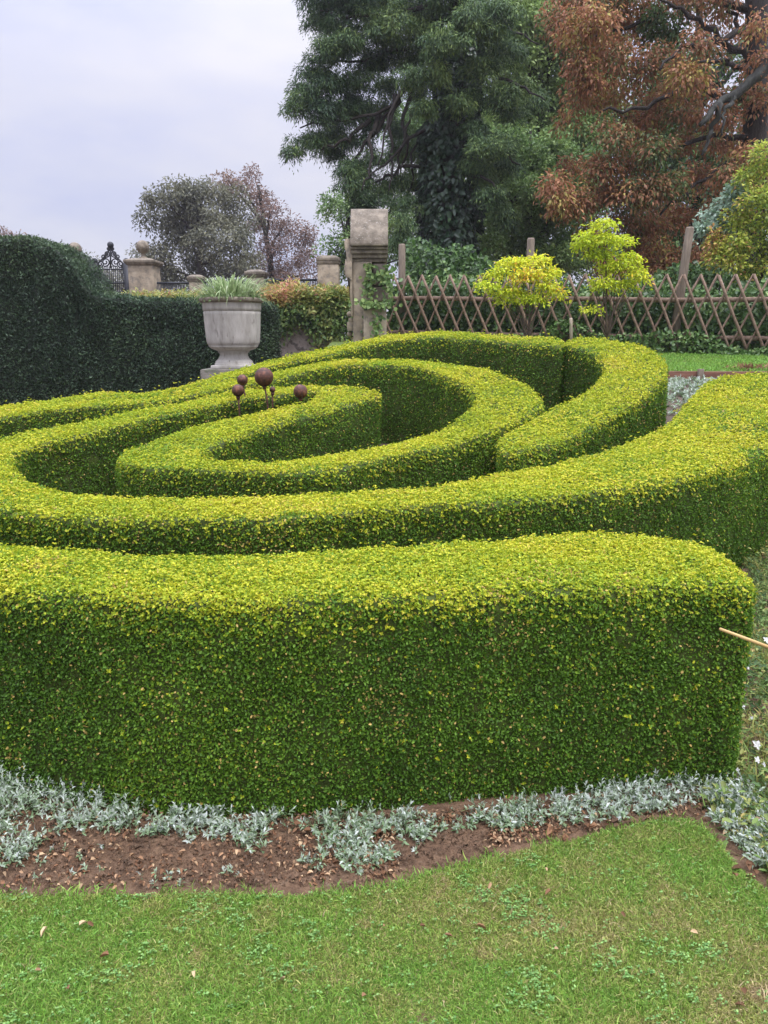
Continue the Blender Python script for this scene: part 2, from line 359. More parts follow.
def box_hedge(label, st, caps=(1, 1), base=15000, wmin=.5, gold=0.0, six=False, tufts=0, step=.07, round_=.14, prof=PROF, lf=.0165):
    root = thing('box_hedge', label, 'hedge')
    S = spline(trace(st, wmin), step)
    c = S[:, :3].mean(0); root.location = (c[0], c[1], float(ground(c[0], c[1])))
    V, q, v = sweep(S, caps, round_=round_, prof=prof); q = orient(V, q, v)
    # end caps must face outwards too
    core = MB(); P = V.copy(); core.add(P, q)
    core.build('branches', M['box_core'], root, smooth=True)
    near = lambda p: np.linalg.norm(p-CAM, axis=-1)
    p, n, vv = sample(V, q, v, lambda p: base*np.clip((3.0/near(p))**1.15, .3, 1))
    d = near(p); k = len(p)
    z = n[:, 2]
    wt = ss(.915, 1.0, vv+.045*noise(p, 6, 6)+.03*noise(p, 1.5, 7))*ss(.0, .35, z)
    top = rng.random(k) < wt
    sc = np.clip(d/2.9, 1, 3)**.42
    low = noise(p, 2.2)
    ru = rand_unit(k)
    edge = ss(.72, .96, vv)
    tint = .33+.08*low+rng.normal(0, .085, k)+.05*noise(p, 9, 2)+.07*edge+.05*noise(p, 1.1, 3)
    hit_ = rng.random(k) < .022+.20*edge**2*(.6+.4*noise(p, 6, 1))
    tint = np.where(hit_, tint+rng.uniform(.2, .45, k), tint)
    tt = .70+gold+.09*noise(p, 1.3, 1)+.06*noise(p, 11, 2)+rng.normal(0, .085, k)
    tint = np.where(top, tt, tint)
    dull = rng.random(k) < .03
    tint = np.where(dull & ~top, 1.0, tint)
    brown = noise(p, 4.5, 5) > 1.0; tint = np.where(brown & (rng.random(k) < .13), 1.0, tint)
    gap = (noise(p, 13, 4) > .75) & (rng.random(k) < .6)
    bed = rng.normal(0, .006, k)[:, None]*n*sc[:, None]
    ax = np.where(top[:, None], n*.75+ru*.9, n*.45+ru*.95+np.array([0, 0, .12]))
    nm = n+rand_unit(k)*.75
    Lf = lf*sc*rng.uniform(.7, 1.25, k); Wf = Lf*rng.uniform(.5, .72, k)
    mb = MB(); ok = ~gap
    p0 = p+bed+n*.004-unit(ax)*Lf[:, None]*.4
    (leaves6 if six else leaves)(mb, p0[ok], ax[ok], nm[ok], Lf[ok], Wf[ok], tint[ok])
    # upright rosettes of new growth over the top and the upper edge
    rs = np.where((top & (rng.random(k) < .16)) | ((vv > .86) & ~top & (rng.random(k) < .05)) | (~top & (rng.random(k) < .0015)))[0]
    if tufts:
        r2 = np.where((~top) & (vv > .35))[0]; r2 = rng.choice(r2, tufts)
        w = p[r2]; r2 = r2[(w[:, 1] < 3.2) & (rng.random(len(r2)) < .25+.75*ss(.0, 1.2, w[:, 0]))]
        rs = np.concatenate([rs, np.repeat(r2, 3)])
    rp = p[rs]; rn = n[rs]; m = 6
    ups = unit(rn*.7+np.array([0, 0, .6])+rand_unit(len(rs))*.35)
    hh = (rng.uniform(-.01, .018, len(rs))+np.where(rng.random(len(rs)) < .03, rng.uniform(.01, .035, len(rs)), 0))*sc[rs]
    cpos = rp+ups*hh[:, None]+rand_unit(len(rs))*.006
    for j in range(m):
        r_ = rand_unit(len(rs)); rad = unit(r_-ups*(r_*ups).sum(1, keepdims=True))
        a_ = unit(rad*rng.uniform(.5, 1, (len(rs), 1))+ups*rng.uniform(.3, .9, (len(rs), 1)))
        Lr = lf*.9*sc[rs]*rng.uniform(.75, 1.25, len(rs))
        tr = .77+gold+.08*noise(rp, 3, 1)+rng.normal(0, .08, len(rs))-(~top[rs])*.04
        leaves(mb, cpos, a_, ups-rad*.3, Lr, Lr*.6, tr, fold=.3)
    o = mb.build('clipped_leaves', M['box'], root)
    return root
TR = {
'H1':[((-560,470),(-640,490)),((-300,505),(-360,535)),((-90,531),(-110,572)),((0,541),(0,584)),((100,549),(100,592)),((170,551),(185,597)),((300,548),(305,596)),((400,543),(405,592)),((500,536),(510,587)),((580,531),(605,583)),((640,532),(680,580)),((680,538),(722,580))],
'H2':[((850,368),(930,395)),((768,371),(880,410)),((722,374),(830,428)),((702,384),(768,450)),((684,405),(725,464)),((660,427),(680,476)),((590,453),(610,487)),((500,472),(510,498)),((400,486),(400,504)),((260,494),(300,513)),((156,496),(200,516)),((68,491),(60,514)),((26,478),(-20,500)),((10,462),(-40,468)),((16,452),(-20,446)),((42,441),(10,435)),((104,428),(80,421)),((156,415),(140,408.5)),((204,405.5),(188,400.5)),((245,396.5),(238,390.8)),((290,391.5),(290,386.8)),((313,390),(352,385.5)),((318,391.8),(380,392)),((306,400),(340,406)),((266,409),(266,425)),((237,416),(237,436)),((180,429),(209,446)),((130,447),(200,453)),((118,456),(205,457)),((141,464),(217,460)),((200,467),(252,461)),((295,469),(295,459)),((352,463),(338,453)),((400,452),(381,445)),((458,441),(432,431)),((526,415),(458,416)),((543,400),(475,401)),((526,384),(471,388)),((489,369),(453,379)),((445,363),(432,369)),((406,359),(406,364)),((340,360),(340,364)),((303,366),(303,371)),((257,376),(257,381)),((209,383),(209,389)),((156,396),(156,400)),((104,399),(104,404)),((52,404),(52,408)),((0,411),(0,415)),((-120,424),(-120,429)),((-280,446),(-280,452))],
'H3':[((506,434),(512,450)),((532,418),(560,440)),((558,403),(600,420)),((579,394),(630,404)),((595,382),(652,388)),((604,369),(667,372)),((600,357),(661,354)),((590,351),(641,345)),((578,347),(610,339)),((567,344),(587,336))],
'H4':[((558,337.5),(558,345)),((526,336),(526,343)),((497,333.5),(497,341)),((458,331),(458,337)),((419,332.5),(419,337)),((380,337),(380,341)),((323,349),(323,354)),((295,354),(295,359)),((266,361.5),(266,366)),((159,392),(159,393)),((99,394),(99,396)),((0,407),(0,409)),((-150,424),(-150,427)),((-300,440),(-300,444))],
}
box_hedge('tall rounded box hedge along the front with silver plants at its foot', TR['H1'], (0, 1), base=40000, six=True, tufts=420, lf=.0114, gold=-.01, prof=[(a*1.06 if v < .1 else a*1.03 if v < .4 else a, v) for a, v in PROF])
box_hedge('long winding box hedge that coils round the rusty spheres and runs off at the right', TR['H2'], (1, 0), base=32000, lf=.0126)
box_hedge('short curved box hedge with blunt near end beside the timber edged lawn', TR['H3'], (1, 1), base=32000, lf=.0126, wmin=.3, round_=.10)
box_hedge('box hedge arc at the top of the mound under the lattice fence', TR['H4'], (1, 0), base=32000, lf=.0126, round_=.05)
# ---- dark yew hedge with a rounded hump
def yew(st, Yn, depth):
    root = thing('yew_hedge', 'dark yew hedge with a high rounded hump behind the box hedges', 'hedge')
    S = []
    for px, py in st:
        a = at(px, py, Yn); b = a+np.array([.05, depth, 0]); S.append(np.concatenate([b, a]))
    S = spline(np.array(S), .16)
    c = S[:, :3].mean(0); root.location = (c[0], c[1], float(ground(c[0], c[1])))
    V, q, v = sweep(S, (1, 1), round_=.3, lump=.06); q = orient(V, q, v)
    core = MB(); core.add(V, q); core.build('branches', M['yew_core'], root, smooth=True)
    p, n, vv = sample(V, q, v, lambda p: np.full(len(p), 3200.)*np.where(p[:, 1] > Yn+.7, .25, 1))
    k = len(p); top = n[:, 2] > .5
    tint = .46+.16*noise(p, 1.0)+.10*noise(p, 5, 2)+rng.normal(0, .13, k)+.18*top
    ax = n*.6+rand_unit(k)*.8+np.array([0, 0, .25]); Lf = .052*rng.uniform(.6, 1.5, k)
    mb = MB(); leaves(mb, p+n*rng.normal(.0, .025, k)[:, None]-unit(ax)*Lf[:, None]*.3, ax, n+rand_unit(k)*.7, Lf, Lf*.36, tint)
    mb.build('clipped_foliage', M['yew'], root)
yew([(-110, 262), (-60, 248), (-20, 240), (10, 237), (32, 239), (50, 245), (64, 256), (74, 268), (82, 280), (90, 291), (100, 297), (140, 299), (180, 300), (220, 301), (250, 302)], 14.3, 1.5)
# ------------------------------------------------------------------ ground, soil, lawns
xs = np.concatenate([-np.geomspace(110, 12, 16), np.linspace(-11, 11, 90), np.geomspace(12, 110, 16)])
ys = np.concatenate([[-25, -12, -5], np.linspace(0, 18, 90), np.geomspace(19, 170, 20)])
X, Y = np.meshgrid(xs, ys)
Z = ground(X, Y)+.012*noise(np.stack([X, Y, 0*X], -1), 3)*(np.hypot(X, Y) < 14)
mb = MB(); nx = len(xs); i = np.arange(len(ys)-1)[:, None]*nx; j = np.arange(nx-1)[None]
mb.add(np.stack([X, Y, Z], -1).reshape(-1, 3), np.stack([i+j, i+j+1, i+nx+j+1, i+nx+j], -1).reshape(-1, 4))
tag(mb.build('ground', M['ground'], None, smooth=True), kind='structure')
def sheet(name, poly, mat, z, step, bump=0, inside=None, f=6):
    poly = np.array(poly); lo, hi = poly.min(0), poly.max(0)
    gx = np.arange(lo[0], hi[0]+step, step); gy = np.arange(lo[1], hi[1]+step, step)
    X, Y = np.meshgrid(gx, gy); P = np.stack([X, Y], -1).reshape(-1, 2)
    ins = inpoly(P, poly).reshape(X.shape)
    zz = z(X, Y)+bump*noise(np.stack([X, Y, 0*X], -1), f)+bump*.6*noise(np.stack([X, Y, 0*X], -1), f*4, 1)
    nx = len(gx); i, j = np.nonzero(ins[:-1, :-1] & ins[1:, 1:] & ins[1:, :-1] & ins[:-1, 1:])
    b = i*nx+j
    mb = MB(); mb.add(np.stack([X, Y, zz], -1).reshape(-1, 3), np.stack([b, b+1, b+nx+1, b+nx], -1))
    return tag(mb.build(name, mat, None, smooth=True), kind='structure')
def inpoly(P, poly):
    c = np.zeros(len(P), bool); n = len(poly)
    for k in range(n):
        a, b = poly[k], poly[(k+1) % n]
        if a[1] == b[1]: continue
        m = ((a[1] > P[:, 1]) != (b[1] > P[:, 1])) & (P[:, 0] < (b[0]-a[0])*(P[:, 1]-a[1])/(b[1]-a[1])+a[0])
        c ^= m
    return c
edge = [flat(x, y, .045)[:2] for x, y in [(-160, 885), (-60, 893), (0, 896), (100, 893), (180, 892), (300, 893), (350, 892), (400, 884), (450, 869), (520, 849), (600, 832), (650, 822), (690, 820), (712, 838), (740, 866), (790, 905), (860, 975), (960, 1080)]]
lawn_poly = np.array(list(edge)+[np.array([1.6, .6]), np.array([-1.9, .6])])
sheet('soil', [(-2.6, 1.3), (2.9, 1.3), (3.8, 5.2), (-2.6, 5.2)], M['soil'], lambda x, y: .022+0*x+ground(x, y), .02, .007)
sheet('lawn', lawn_poly, M['lawn'], lambda x, y: .0325+0*x, .02, .0012)
def grass(P, zf, h, w, mb, tint, lean=.6):
    n = len(P); base = np.stack([P[:, 0], P[:, 1], zf(P)], 1)
    d = rng.normal(size=(n, 3))*lean; d[:, 2] = 1; d = unit(d)
    s = unit(np.cross(d, rand_unit(n))); b = np.cross(s, d)*np.sign(rng.normal(size=(n, 1)))
    h = (h*rng.uniform(.5, 1.3, n))[:, None]; w = w*rng.uniform(.6, 1.3, n)[:, None]
    m = base+d*h*.55; t = base+d*h*.95+b*h*.35-np.array([0, 0, .12])*h
    v = np.stack([base-s*w/2, base+s*w/2, m+s*w*.42, t+s*w*.06, t-s*w*.06, m-s*w*.42], 1).reshape(-1, 3)
    i = np.arange(n)[:, None]*6
    mb.add(v, np.concatenate([i+[0, 1, 2, 5], i+[5, 2, 3, 4]], 1).reshape(-1, 4), None, np.repeat(np.clip(tint, 0, 1), 2))
def pts_in(poly, n):
    lo, hi = poly.min(0), poly.max(0); P = lo+rng.random((n, 2))*(hi-lo); return P[inpoly(P, poly)]
P = pts_in(lawn_poly, 1050000); P = P[(P[:, 1] > 1.05)]
P3 = np.stack([P[:, 0], P[:, 1], 0*P[:, 0]], 1)
thin = noise(P3, 3.2, 1)+.6*noise(P3, 9, 2)
keep = rng.random(len(P)) < np.clip(1-.1*ss(.3, 1.4, thin), .2, 1)
P, P3, thin = P[keep], P3[keep], thin[keep]
tint = .56+.13*noise(P3, 2.1)+.10*noise(P3, 12, 1)+rng.normal(0, .15, len(P))-.32*ss(.75, 1.3, noise(P3, 9, 6))-.14*ss(.1, 1.1, thin)
tint = np.where(rng.random(len(P)) < .05, rng.uniform(0, .2, len(P)), tint)
mb = MB(); grass(P, lambda p: np.full(len(p), .032), .0165*(1+.3*noise(P3, 4, 2))*np.where(rng.random(len(P)) < .04, 1.8, 1), .0023, mb, tint, .85)
# a taller fringe where the turf meets the soil, and stray tufts
E2 = np.array(edge); k = rng.integers(0, len(E2)-1, 9000); t = rng.random((9000, 1)); Q = E2[k]*(1-t)+E2[k+1]*t+rng.normal(0, .02, (9000, 2))
Q3 = np.c_[Q, 0*Q[:, 0]]; Q = Q[noise(Q3, 7, 1) > -.25]
grass(Q, lambda p: np.full(len(p), .022), .030, .003, mb, rng.normal(.6, .15, len(Q)), .7)
gr = mb.build('grass', M['grass'], None); tag(gr, 'short green lawn grass in front of the flower bed', 'grass', kind='stuff')
# clover and broad-leaved weeds in the turf
P = pts_in(lawn_poly, 90000); P3 = np.c_[P, 0*P[:, 0]]
P = P[(rng.random(len(P)) < .02+.38*ss(.3, 1.3, noise(P3, 4.2, 2)*.6+noise(P3, 14))) & (P[:, 1] > 1.1)]; n = len(P); mb = MB()
for j in range(3):
    th = rng.uniform(0, 6.28)+j*2.09+rng.uniform(0, .6, n)
    ax = np.stack([np.cos(th), np.sin(th), np.full(n, .25)], 1)
    leaves6(mb, np.c_[P, .040+.012*rng.random(n)], ax, np.array([0, 0, 1.])+rand_unit(n)*.3, rng.uniform(.004, .009, n), rng.uniform(.004, .008, n), rng.uniform(0, 1, n))
tag(mb.build('clover', M['clover'], None), 'pale clover and weeds growing in the front lawn', 'clover', kind='stuff')

# ------------------------------------------------------------------ silver plants at the hedge foot
def sprigs(mb, base, h, lean, nl=9, Lf=.026, tint0=.5):
    n = len(base); d = rng.normal(size=(n, 3))*lean; d[:, 2] = 1; d = unit(d)
    for j in range(nl):
        f = (j+1)/nl
        r_ = rand_unit(n); rad = unit(r_-d*(r_*d).sum(1, keepdims=True))
        a = unit(rad*(1.15-.75*f)+d*(.35+.6*f)); L = Lf*rng.uniform(.7, 1.25, n)*(1.15-.3*f)
        leaves(mb, base+d*(h*f)[:, None], a, d*.8-rad*.3+rand_unit(n)*.2, L, L*.36, tint0+.5*(f-.5)+rng.normal(0, .15, n), fold=.25, curl=.25)
def foot(px_list):
    return np.array([flat(x, y)[:2] for x, y in px_list])
band = foot([(-260, 640), (-80, 740), (0, 758), (60, 785), (140, 808), (230, 815), (330, 822), (420, 822), (500, 815), (560, 806), (640, 790), (700, 780), (715, 795), (690, 815), (620, 826), (560, 838), (500, 838), (440, 840), (395, 868), (360, 884), (310, 880), (265, 868), (220, 845), (170, 850), (110, 838), (60, 838), (25, 870), (0, 878), (-90, 870), (-330, 800)])
P = pts_in(band, 30000); P3 = np.c_[P, 0*P[:, 0]]
dens = .9*noise(P3, 6)+1.1*noise(P3, 17, 1)
back = np.array([flat(x, y)[1] for x, y in [(0, 760), (140, 808), (420, 824), (560, 808), (700, 780)]]); bx = np.array([flat(x, y)[0] for x, y in [(0, 760), (140, 808), (420, 824), (560, 808), (700, 780)]])
toback = np.interp(P[:, 0], bx, back)-P[:, 1]
P = P[dens > np.interp(toback, [0, .12, .28, .5], [-.8, -.25, .28, .62])-.9*ss(-.6, -1.2, P[:, 0])*ss(.75, .45, toback)-.55*ss(.3, .5, P[:, 0])*ss(.3, .1, toback)+.45*(np.abs(P[:, 0]-.2) < .17)]
mb = MB(); h = rng.uniform(.02, .07, len(P))*(1+1.3*ss(-.8, -1.4, P[:, 0]))
sprigs(mb, np.c_[P, np.full(len(P), .024)], h, .6, 11, .0195, .43+.14*noise(np.c_[P, 0*P[:, 0]], 4, 2))
# trailing stems that climb a little into the hedge face
S2 = np.array([flat(x, y-6) for x, y in [(12, 752), (22, 758), (105, 782), (180, 800), (240, 800), (272, 772), (452, 796), (560, 792), (585, 795)]])
sprigs(mb, S2+np.c_[rng.normal(0, .01, (9, 2)), rng.uniform(.03, .09, 9)]-np.array([0, .05, 0]), rng.uniform(.05, .08, 9), .4, 12, .017, .65)
tag(mb.build('silver_groundcover', M['silver'], None), 'silver leaved groundcover spreading along the foot of the front hedge', 'groundcover', kind='stuff')
solo = [('small silver seedling alone on the bare soil near the left lawn edge', 92, 884), ('pale silver tuft leaning over the soil left of centre', 160, 888), ('silver sprig pair just behind the lawn edge', 176, 887),
        ('loose silver plant spreading flat on the soil at the far left', 38, 868), ('lone silver sprig on brown soil below the hedge centre', 424, 852), ('tiny silver seedling among fallen leaves in the middle of the bed', 458, 838), ('silver tuft at the lawn edge on the bare patch', 228, 882)]
for k, (lab, x, y) in enumerate(solo):
    c = flat(x, y); mb = MB(); n = [2, 4, 3, 12, 3, 3, 4][k]; s = [.02, .03, .02, .07, .02, .015, .02][k]
    B = np.c_[c[0]+rng.normal(0, s, n), c[1]+rng.normal(0, s, n), np.full(n, .024)]
    sprigs(mb, B, rng.uniform(.015, .03, n), .5, 10, .016, .45)
    tag(mb.build('silver_plant', M['silver'], None), lab, 'plant', 'silver plants on bare soil')
# ------------------------------------------------------------------ fallen leaves and litter
def litter(poly, n, f=5, thr=-.3, size=(.012, .03)):
    P = pts_in(poly, n); P3 = np.c_[P, 0*P[:, 0]]; P = P[noise(P3, f, 2) > thr]; k = len(P)
    th = rng.uniform(0, 6.28, k); ax = np.stack([np.cos(th), np.sin(th), rng.normal(.05, .15, k)], 1)
    L = rng.uniform(*size, k)
    return np.c_[P, .03+.012*rng.random(k)], ax, np.array([0, 0, 1])+rand_unit(k)*.45, L, L*rng.uniform(.4, .75, k)
bed = foot([(-80, 780), (200, 815), (420, 822), (560, 808), (700, 785), (760, 860), (690, 822), (520, 850), (440, 872), (350, 893), (0, 897), (-80, 890)])
mb = MB(); p, a, n_, L, W = litter(bed, 26000, 3, -.5, (.004, .019))
keep = rng.random(len(p)) < np.clip(.22+.8*ss(-.35, .1, p[:, 0])*ss(.75, .35, p[:, 0]), 0, 1)
leaves6(mb, p[keep], a[keep], n_[keep], L[keep], W[keep], rng.uniform(.1, 1, keep.sum()), fold=.3, curl=.5)
p, a, n_, L, W = litter(lawn_poly, 110, 3, -2, (.01, .028)); p[:, 2] += .022
leaves6(mb, p, a, n_, L, W, rng.uniform(.3, 1, len(p)), fold=.3, curl=.5)
big = [(385, 842), (470, 832), (300, 838), (540, 838), (560, 842), (588, 838), (655, 806), (676, 800), (745, 878), (760, 884)]
for x, y in big:
    c = flat(x, y); k = 3; th = rng.uniform(0, 6.28, k)
    leaves6(mb, np.c_[c[0]+rng.normal(0, .015, k), c[1]+rng.normal(0, .015, k), np.full(k, .045)], np.stack([np.cos(th), np.sin(th), np.full(k, .15)], 1), np.array([0, 0, 1])+rand_unit(k)*.4, np.full(k, .03), np.full(k, .019), rng.uniform(.1, .5, k), fold=.3, curl=.4)
tag(mb.build('fallen_leaves', M['dead'], None), 'brown fallen leaves scattered over the soil bed', 'leaves', kind='stuff')
mb = MB(); P = pts_in(bed, 16000); k = len(P); L = rng.gamma(2, .003, k)+.003
leaves(mb, np.c_[P, .028+.006*rng.random(k)], rand_unit(k)*[1, 1, .3], np.array([0, 0, 1])+rand_unit(k)*.6, L, L*rng.uniform(.3, 1, k), rng.uniform(0, .45, k), fold=.7)
tag(mb.build('soil_crumbs', M['soil'], None), 'dark crumbs of soil and bark on the bed', 'soil', kind='stuff')

# ------------------------------------------------------------------ right-hand border
bpoly = foot([(735, 553), (752, 585), (748, 640), (738, 700), (715, 760), (700, 790), (712, 825), (740, 858), (790, 900), (900, 960), (1050, 900), (1000, 700), (900, 560), (800, 548)])
P = pts_in(bpoly, 60000); n = len(P); P3 = np.c_[P, 0*P[:, 0]]
keep = noise(P3, 3.5, 1)+rng.normal(0, .5, n) > -.35; P, P3 = P[keep], P3[keep]; n = len(P)
mb = MB(); grass(P, lambda p: ground(p[:, 0], p[:, 1])+.005, .10, .006, mb, np.clip(.42+.22*noise(P3, 2.2)+rng.normal(0, .16, n), 0, .72), .9)
P = pts_in(bpoly, 11000); n = len(P); P3 = np.c_[P, ground(P[:, 0], P[:, 1])]; h = rng.uniform(.02, .14, n)*(.5+.5*ss(-.6, .5, noise(P3, 4, 1)))
for j in range(7):
    r_ = rand_unit(n)*[1, 1, .5]; L = rng.uniform(.014, .036, n)
    leaves6(mb, P3+np.c_[rng.normal(0, .02, (n, 2)), h*(j+1)/7], unit(r_+[0, 0, .35]), np.array([0, 0, 1])+rand_unit(n)*.5, L, L*rng.uniform(.3, .6, n), np.clip(.22+.25*noise(P3, 3)+rng.normal(0, .2, n)+.45*(noise(P3, 9, 3) > 1.0), 0, 1))
tag(mb.build('border_plants', M['border'], None), 'mixed low border plants and grasses at the right end of the front hedge', 'plants', kind='stuff')
sp = foot([(705, 790), (760, 800), (800, 860), (790, 895), (740, 862), (712, 830)]); P = pts_in(sp, 420); mb = MB()
sprigs(mb, np.c_[P, np.full(len(P), .024)], rng.uniform(.03, .08, len(P)), .6, 11, .018, .55)
tag(mb.build('silver_groundcover', M['silver'], None), 'patch of silver groundcover in the border right of the lawn corner', 'groundcover', kind='stuff')
fl = [(742, 707), (757, 745), (735, 690), (752, 718), (766, 640), (748, 668), (726, 742), (764, 765), (738, 770), (757, 760), (712, 755), (722, 722)]
groups = ['white flower highest up in the border beside the hedge end', ]
cl = MB()
root = thing('flowering_plant', 'white flowered plant sprawling beside the right end of the front hedge', 'plant', tuple(flat(745, 770)))
stem = MB()
for k, (x, y) in enumerate(fl):
    b = flat(x, y+22); t = flat(x, y); top = b+np.array([.01, .0, .10+.05*rng.random()]); top = at(x, y, b[1]+.02)
    stem = MB(); tube(stem, [b-[0, 0, .02], (b+top)/2+rng.normal(0, .01, 3), top], [.0015, .0013, .001], 5); stem.build('stem', M['twig'], root)
    m = 5; th = np.arange(m)*2*np.pi/m+rng.random(); s_ = [.020, .03, .012, .012, .026, .012, .012, .016, .014, .02, .012, .01][k]*.75
    mbp = MB(); fdir = unit(np.array([rng.normal(0, .4), -.7, .6]))
    u = unit(np.cross(fdir, [0, 0, 1])); w = np.cross(u, fdir)
    a = np.cos(th)[:, None]*u+np.sin(th)[:, None]*w+fdir*.3
    leaves6(mbp, np.repeat(top[None], m, 0), a, np.repeat(fdir[None], m, 0), s_*rng.uniform(.6, 1.1, m), s_*rng.uniform(.4, .7, m), rng.random(m), fold=.3, curl=.2)
    mbp.build('flower', M['white'], root)
# bamboo cane stuck into the border
tip = at(720, 629, 2.38); mid = at(768, 646, 2.38); d = unit(mid-tip)
end = flat(1100, 764)-[0, 0, .03]
mb = MB(); ln = np.linspace(0, 1, 14); pts = tip+(end-tip)*ln[:, None]
rad = np.array([.0062 if i % 3 else .0072 for i in range(14)]); rad[0] = .005
tube(mb, pts, rad, 10)
tag(mb.build('bamboo_cane', M['cane'], None, smooth=True), 'thin tan bamboo cane slanting in over the border beside the hedge end', 'cane')
print('cane end', end)
# ------------------------------------------------------------------ upper lawn and timber edging
def lawn_z(x, y): return 1.12+.055*(y-11.5)+0*x
mb = MB(); gx = np.linspace(-1.2, 16, 60); gy = np.linspace(11.5, 18.5, 30); X, Y = np.meshgrid(gx, gy); nx = 60
i = np.arange(29)[:, None]*nx; j = np.arange(59)[None]
mb.add(np.stack([X, Y, lawn_z(X, Y)], -1).reshape(-1, 3), np.stack([i+j, i+j+1, i+nx+j+1, i+nx+j], -1).reshape(-1, 4))
mb.add([(-1.2, 11.5, .4), (16, 11.5, .4), (16, 11.5, 1.1), (-1.2, 11.5, 1.1)], [(0, 1, 2, 3)])
tag(mb.build('lawn', M['lawn'], None), kind='structure')
P = np.c_[rng.uniform(2.2, 11, 60000), rng.uniform(11.52, 15.6, 60000)]; P3 = np.c_[P, 0*P[:, 0]]
mb = MB(); grass(P, lambda p: lawn_z(p[:, 0], p[:, 1]), .06, .012, mb, .68+.1*noise(P3, 1.5)+rng.normal(0, .08, len(P)), .5)
tag(mb.build('grass', M['grass'], None), 'bright green grass of the raised lawn before the lattice fence', 'grass', kind='stuff')
t = thing('timber_edging', 'red brown timber board edging the raised lawn at the right', 'edging', (4.2, 11.45, 1.0))
for a, b, z0, z1 in ((2.2, 4.62, .9, 1.125), (4.63, 9, .9, 1.12)):
    mb = MB(); box(mb, (a, 11.42, z0), (b, 11.465, z1)); mb.build('board', M['board'], t, bevel=.006)
mb = MB(); box(mb, (4.58, 11.36, .85), (4.66, 11.418, 1.16)); mb.build('peg', M['post'], t, bevel=.006)
# bed below the board
bedp = np.array([(2.6, 8.7), (4.6, 8.7), (5.4, 11.35), (3.0, 11.35)])
P = pts_in(bedp, 1500); P = P[rng.random(len(P)) < .35+.65*ss(8.6, 9.6, P[:, 1])]; mb = MB()
sprigs(mb, np.c_[P, ground(P[:, 0], P[:, 1])], rng.uniform(.02, .06, len(P)), .5, 9, .05, .5)
tag(mb.build('silver_groundcover', M['silver'], None), 'silver groundcover in the narrow bed below the timber edging', 'groundcover', kind='stuff')
a = at(663, 399, 10.2); b = at(682, 402, 10.1)+np.array([.6, 0, -.1]); mb = MB(); tube(mb, [a-[.2, 0, -.02], b], [.012, .012], 6)
tag(mb.build('wooden_rod', M['board'], None), 'thin red brown rod lying across the silver plants in the narrow bed', 'rod')
c = at(752, 366, 11.7); mb = MB(); n = 160; a = rand_unit(n)*[1, 1, .6]+[0, 0, .6]
leaves(mb, np.c_[c[0]+rng.normal(0, .16, n), 11.7+rng.normal(0, .06, n), np.full(n, 1.1)+rng.random(n)*.08], a, rand_unit(n), np.full(n, .1), np.full(n, .02), rng.uniform(.3, .8, n))
tag(mb.build('withered_plant', M['dead'], None), 'brown withered plant on the front edge of the raised lawn', 'plant')

# ------------------------------------------------------------------ lattice fence
A = np.array([.08, 16.5]); B = np.array([9.0, 13.5]); D = B-A; LEN = np.linalg.norm(D); U = D/LEN; Nn = np.array([U[1], -U[0]])   # Nn points to the camera
def fz(s): x = A+U*s; return float(lawn_z(x[0], x[1]))
def fp(s, h, off=0): x = A+U*s+Nn*off; return np.array([x[0], x[1], fz(s)+h])
fence = thing('lattice_fence', 'brown rustic lattice fence of crossed poles behind the raised lawn', 'fence', tuple(fp(LEN/2, 0)))
for h in (.30, .98):
    mb = MB(); tube(mb, [fp(s, h+.01*math.sin(s*2), -.05) for s in np.linspace(-.1, LEN, 14)], .045, 8); mb.build('rail', M['wood'], fence, smooth=True)
HT, RUN, SP = 1.42, .65, .292
s = -.5
while s < LEN:
    for dirn in (1, -1):
        s0, s1 = (s, s+RUN) if dirn > 0 else (s+RUN+RUN % SP, s+RUN % SP)       # foot to head
        h0, h1 = -.02, HT+rng.normal(0, .012)
        f0, f1 = 0, 1
        lo = min(s0, s1)
        if lo < -.05: 
            if dirn > 0: f0 = (-.05-s0)/(s1-s0)
            else: f1 = (-.05-s0)/(s1-s0)
        if f1-f0 < .12 or max(s0, s1) > LEN+.6: continue
        off = .035 if dirn < 0 else -.0
        pts = [fp(s0+(s1-s0)*f+rng.normal(0, .004), h0+(h1-h0)*f, off) for f in np.linspace(f0, f1, 5)]
        mb = MB(); tube(mb, pts, np.array([.027, .0265, .026, .0255, .025])*rng.uniform(.92, 1.08)*(1 if dirn < 0 else .82), 8); mb.build('pole', M['wood'], fence, smooth=True)
    s += SP
for px, py0, py1, Yp, lean, lab in ((402, 244, 330, 16.75, .0, 'grey brown fence post beside the stone gate end'), (531, 238, 330, 15.95, .0, 'short weathered post rising behind the yellow maple'), (690, 227, 330, 14.85, .09, 'tall leaning wooden post before the copper leaved tree')):
    t_ = at(px, py0, Yp); mb = MB(); base = np.array([t_[0]-lean*1.6, Yp, float(lawn_z(0, Yp))-.05])
    tube(mb, [base, base*.5+t_*.5, t_-[0, 0, .03], t_], [.085, .08, .075, .06], 10)
    tag(mb.build('wooden_post', M['post'], None, smooth=True), lab, 'post', 'posts behind the lattice fence')
t_ = at(571, 318, 15.1); mb = MB(); tube(mb, [np.array([t_[0]+.04, 15.07, 1.2]), t_-[0, 0, .02], t_], [.034, .03, .024], 9)
tag(mb.build('pale_stump', M['pale_wood'], None, smooth=True), 'pale cut stump standing at the foot of the lattice fence', 'stump')

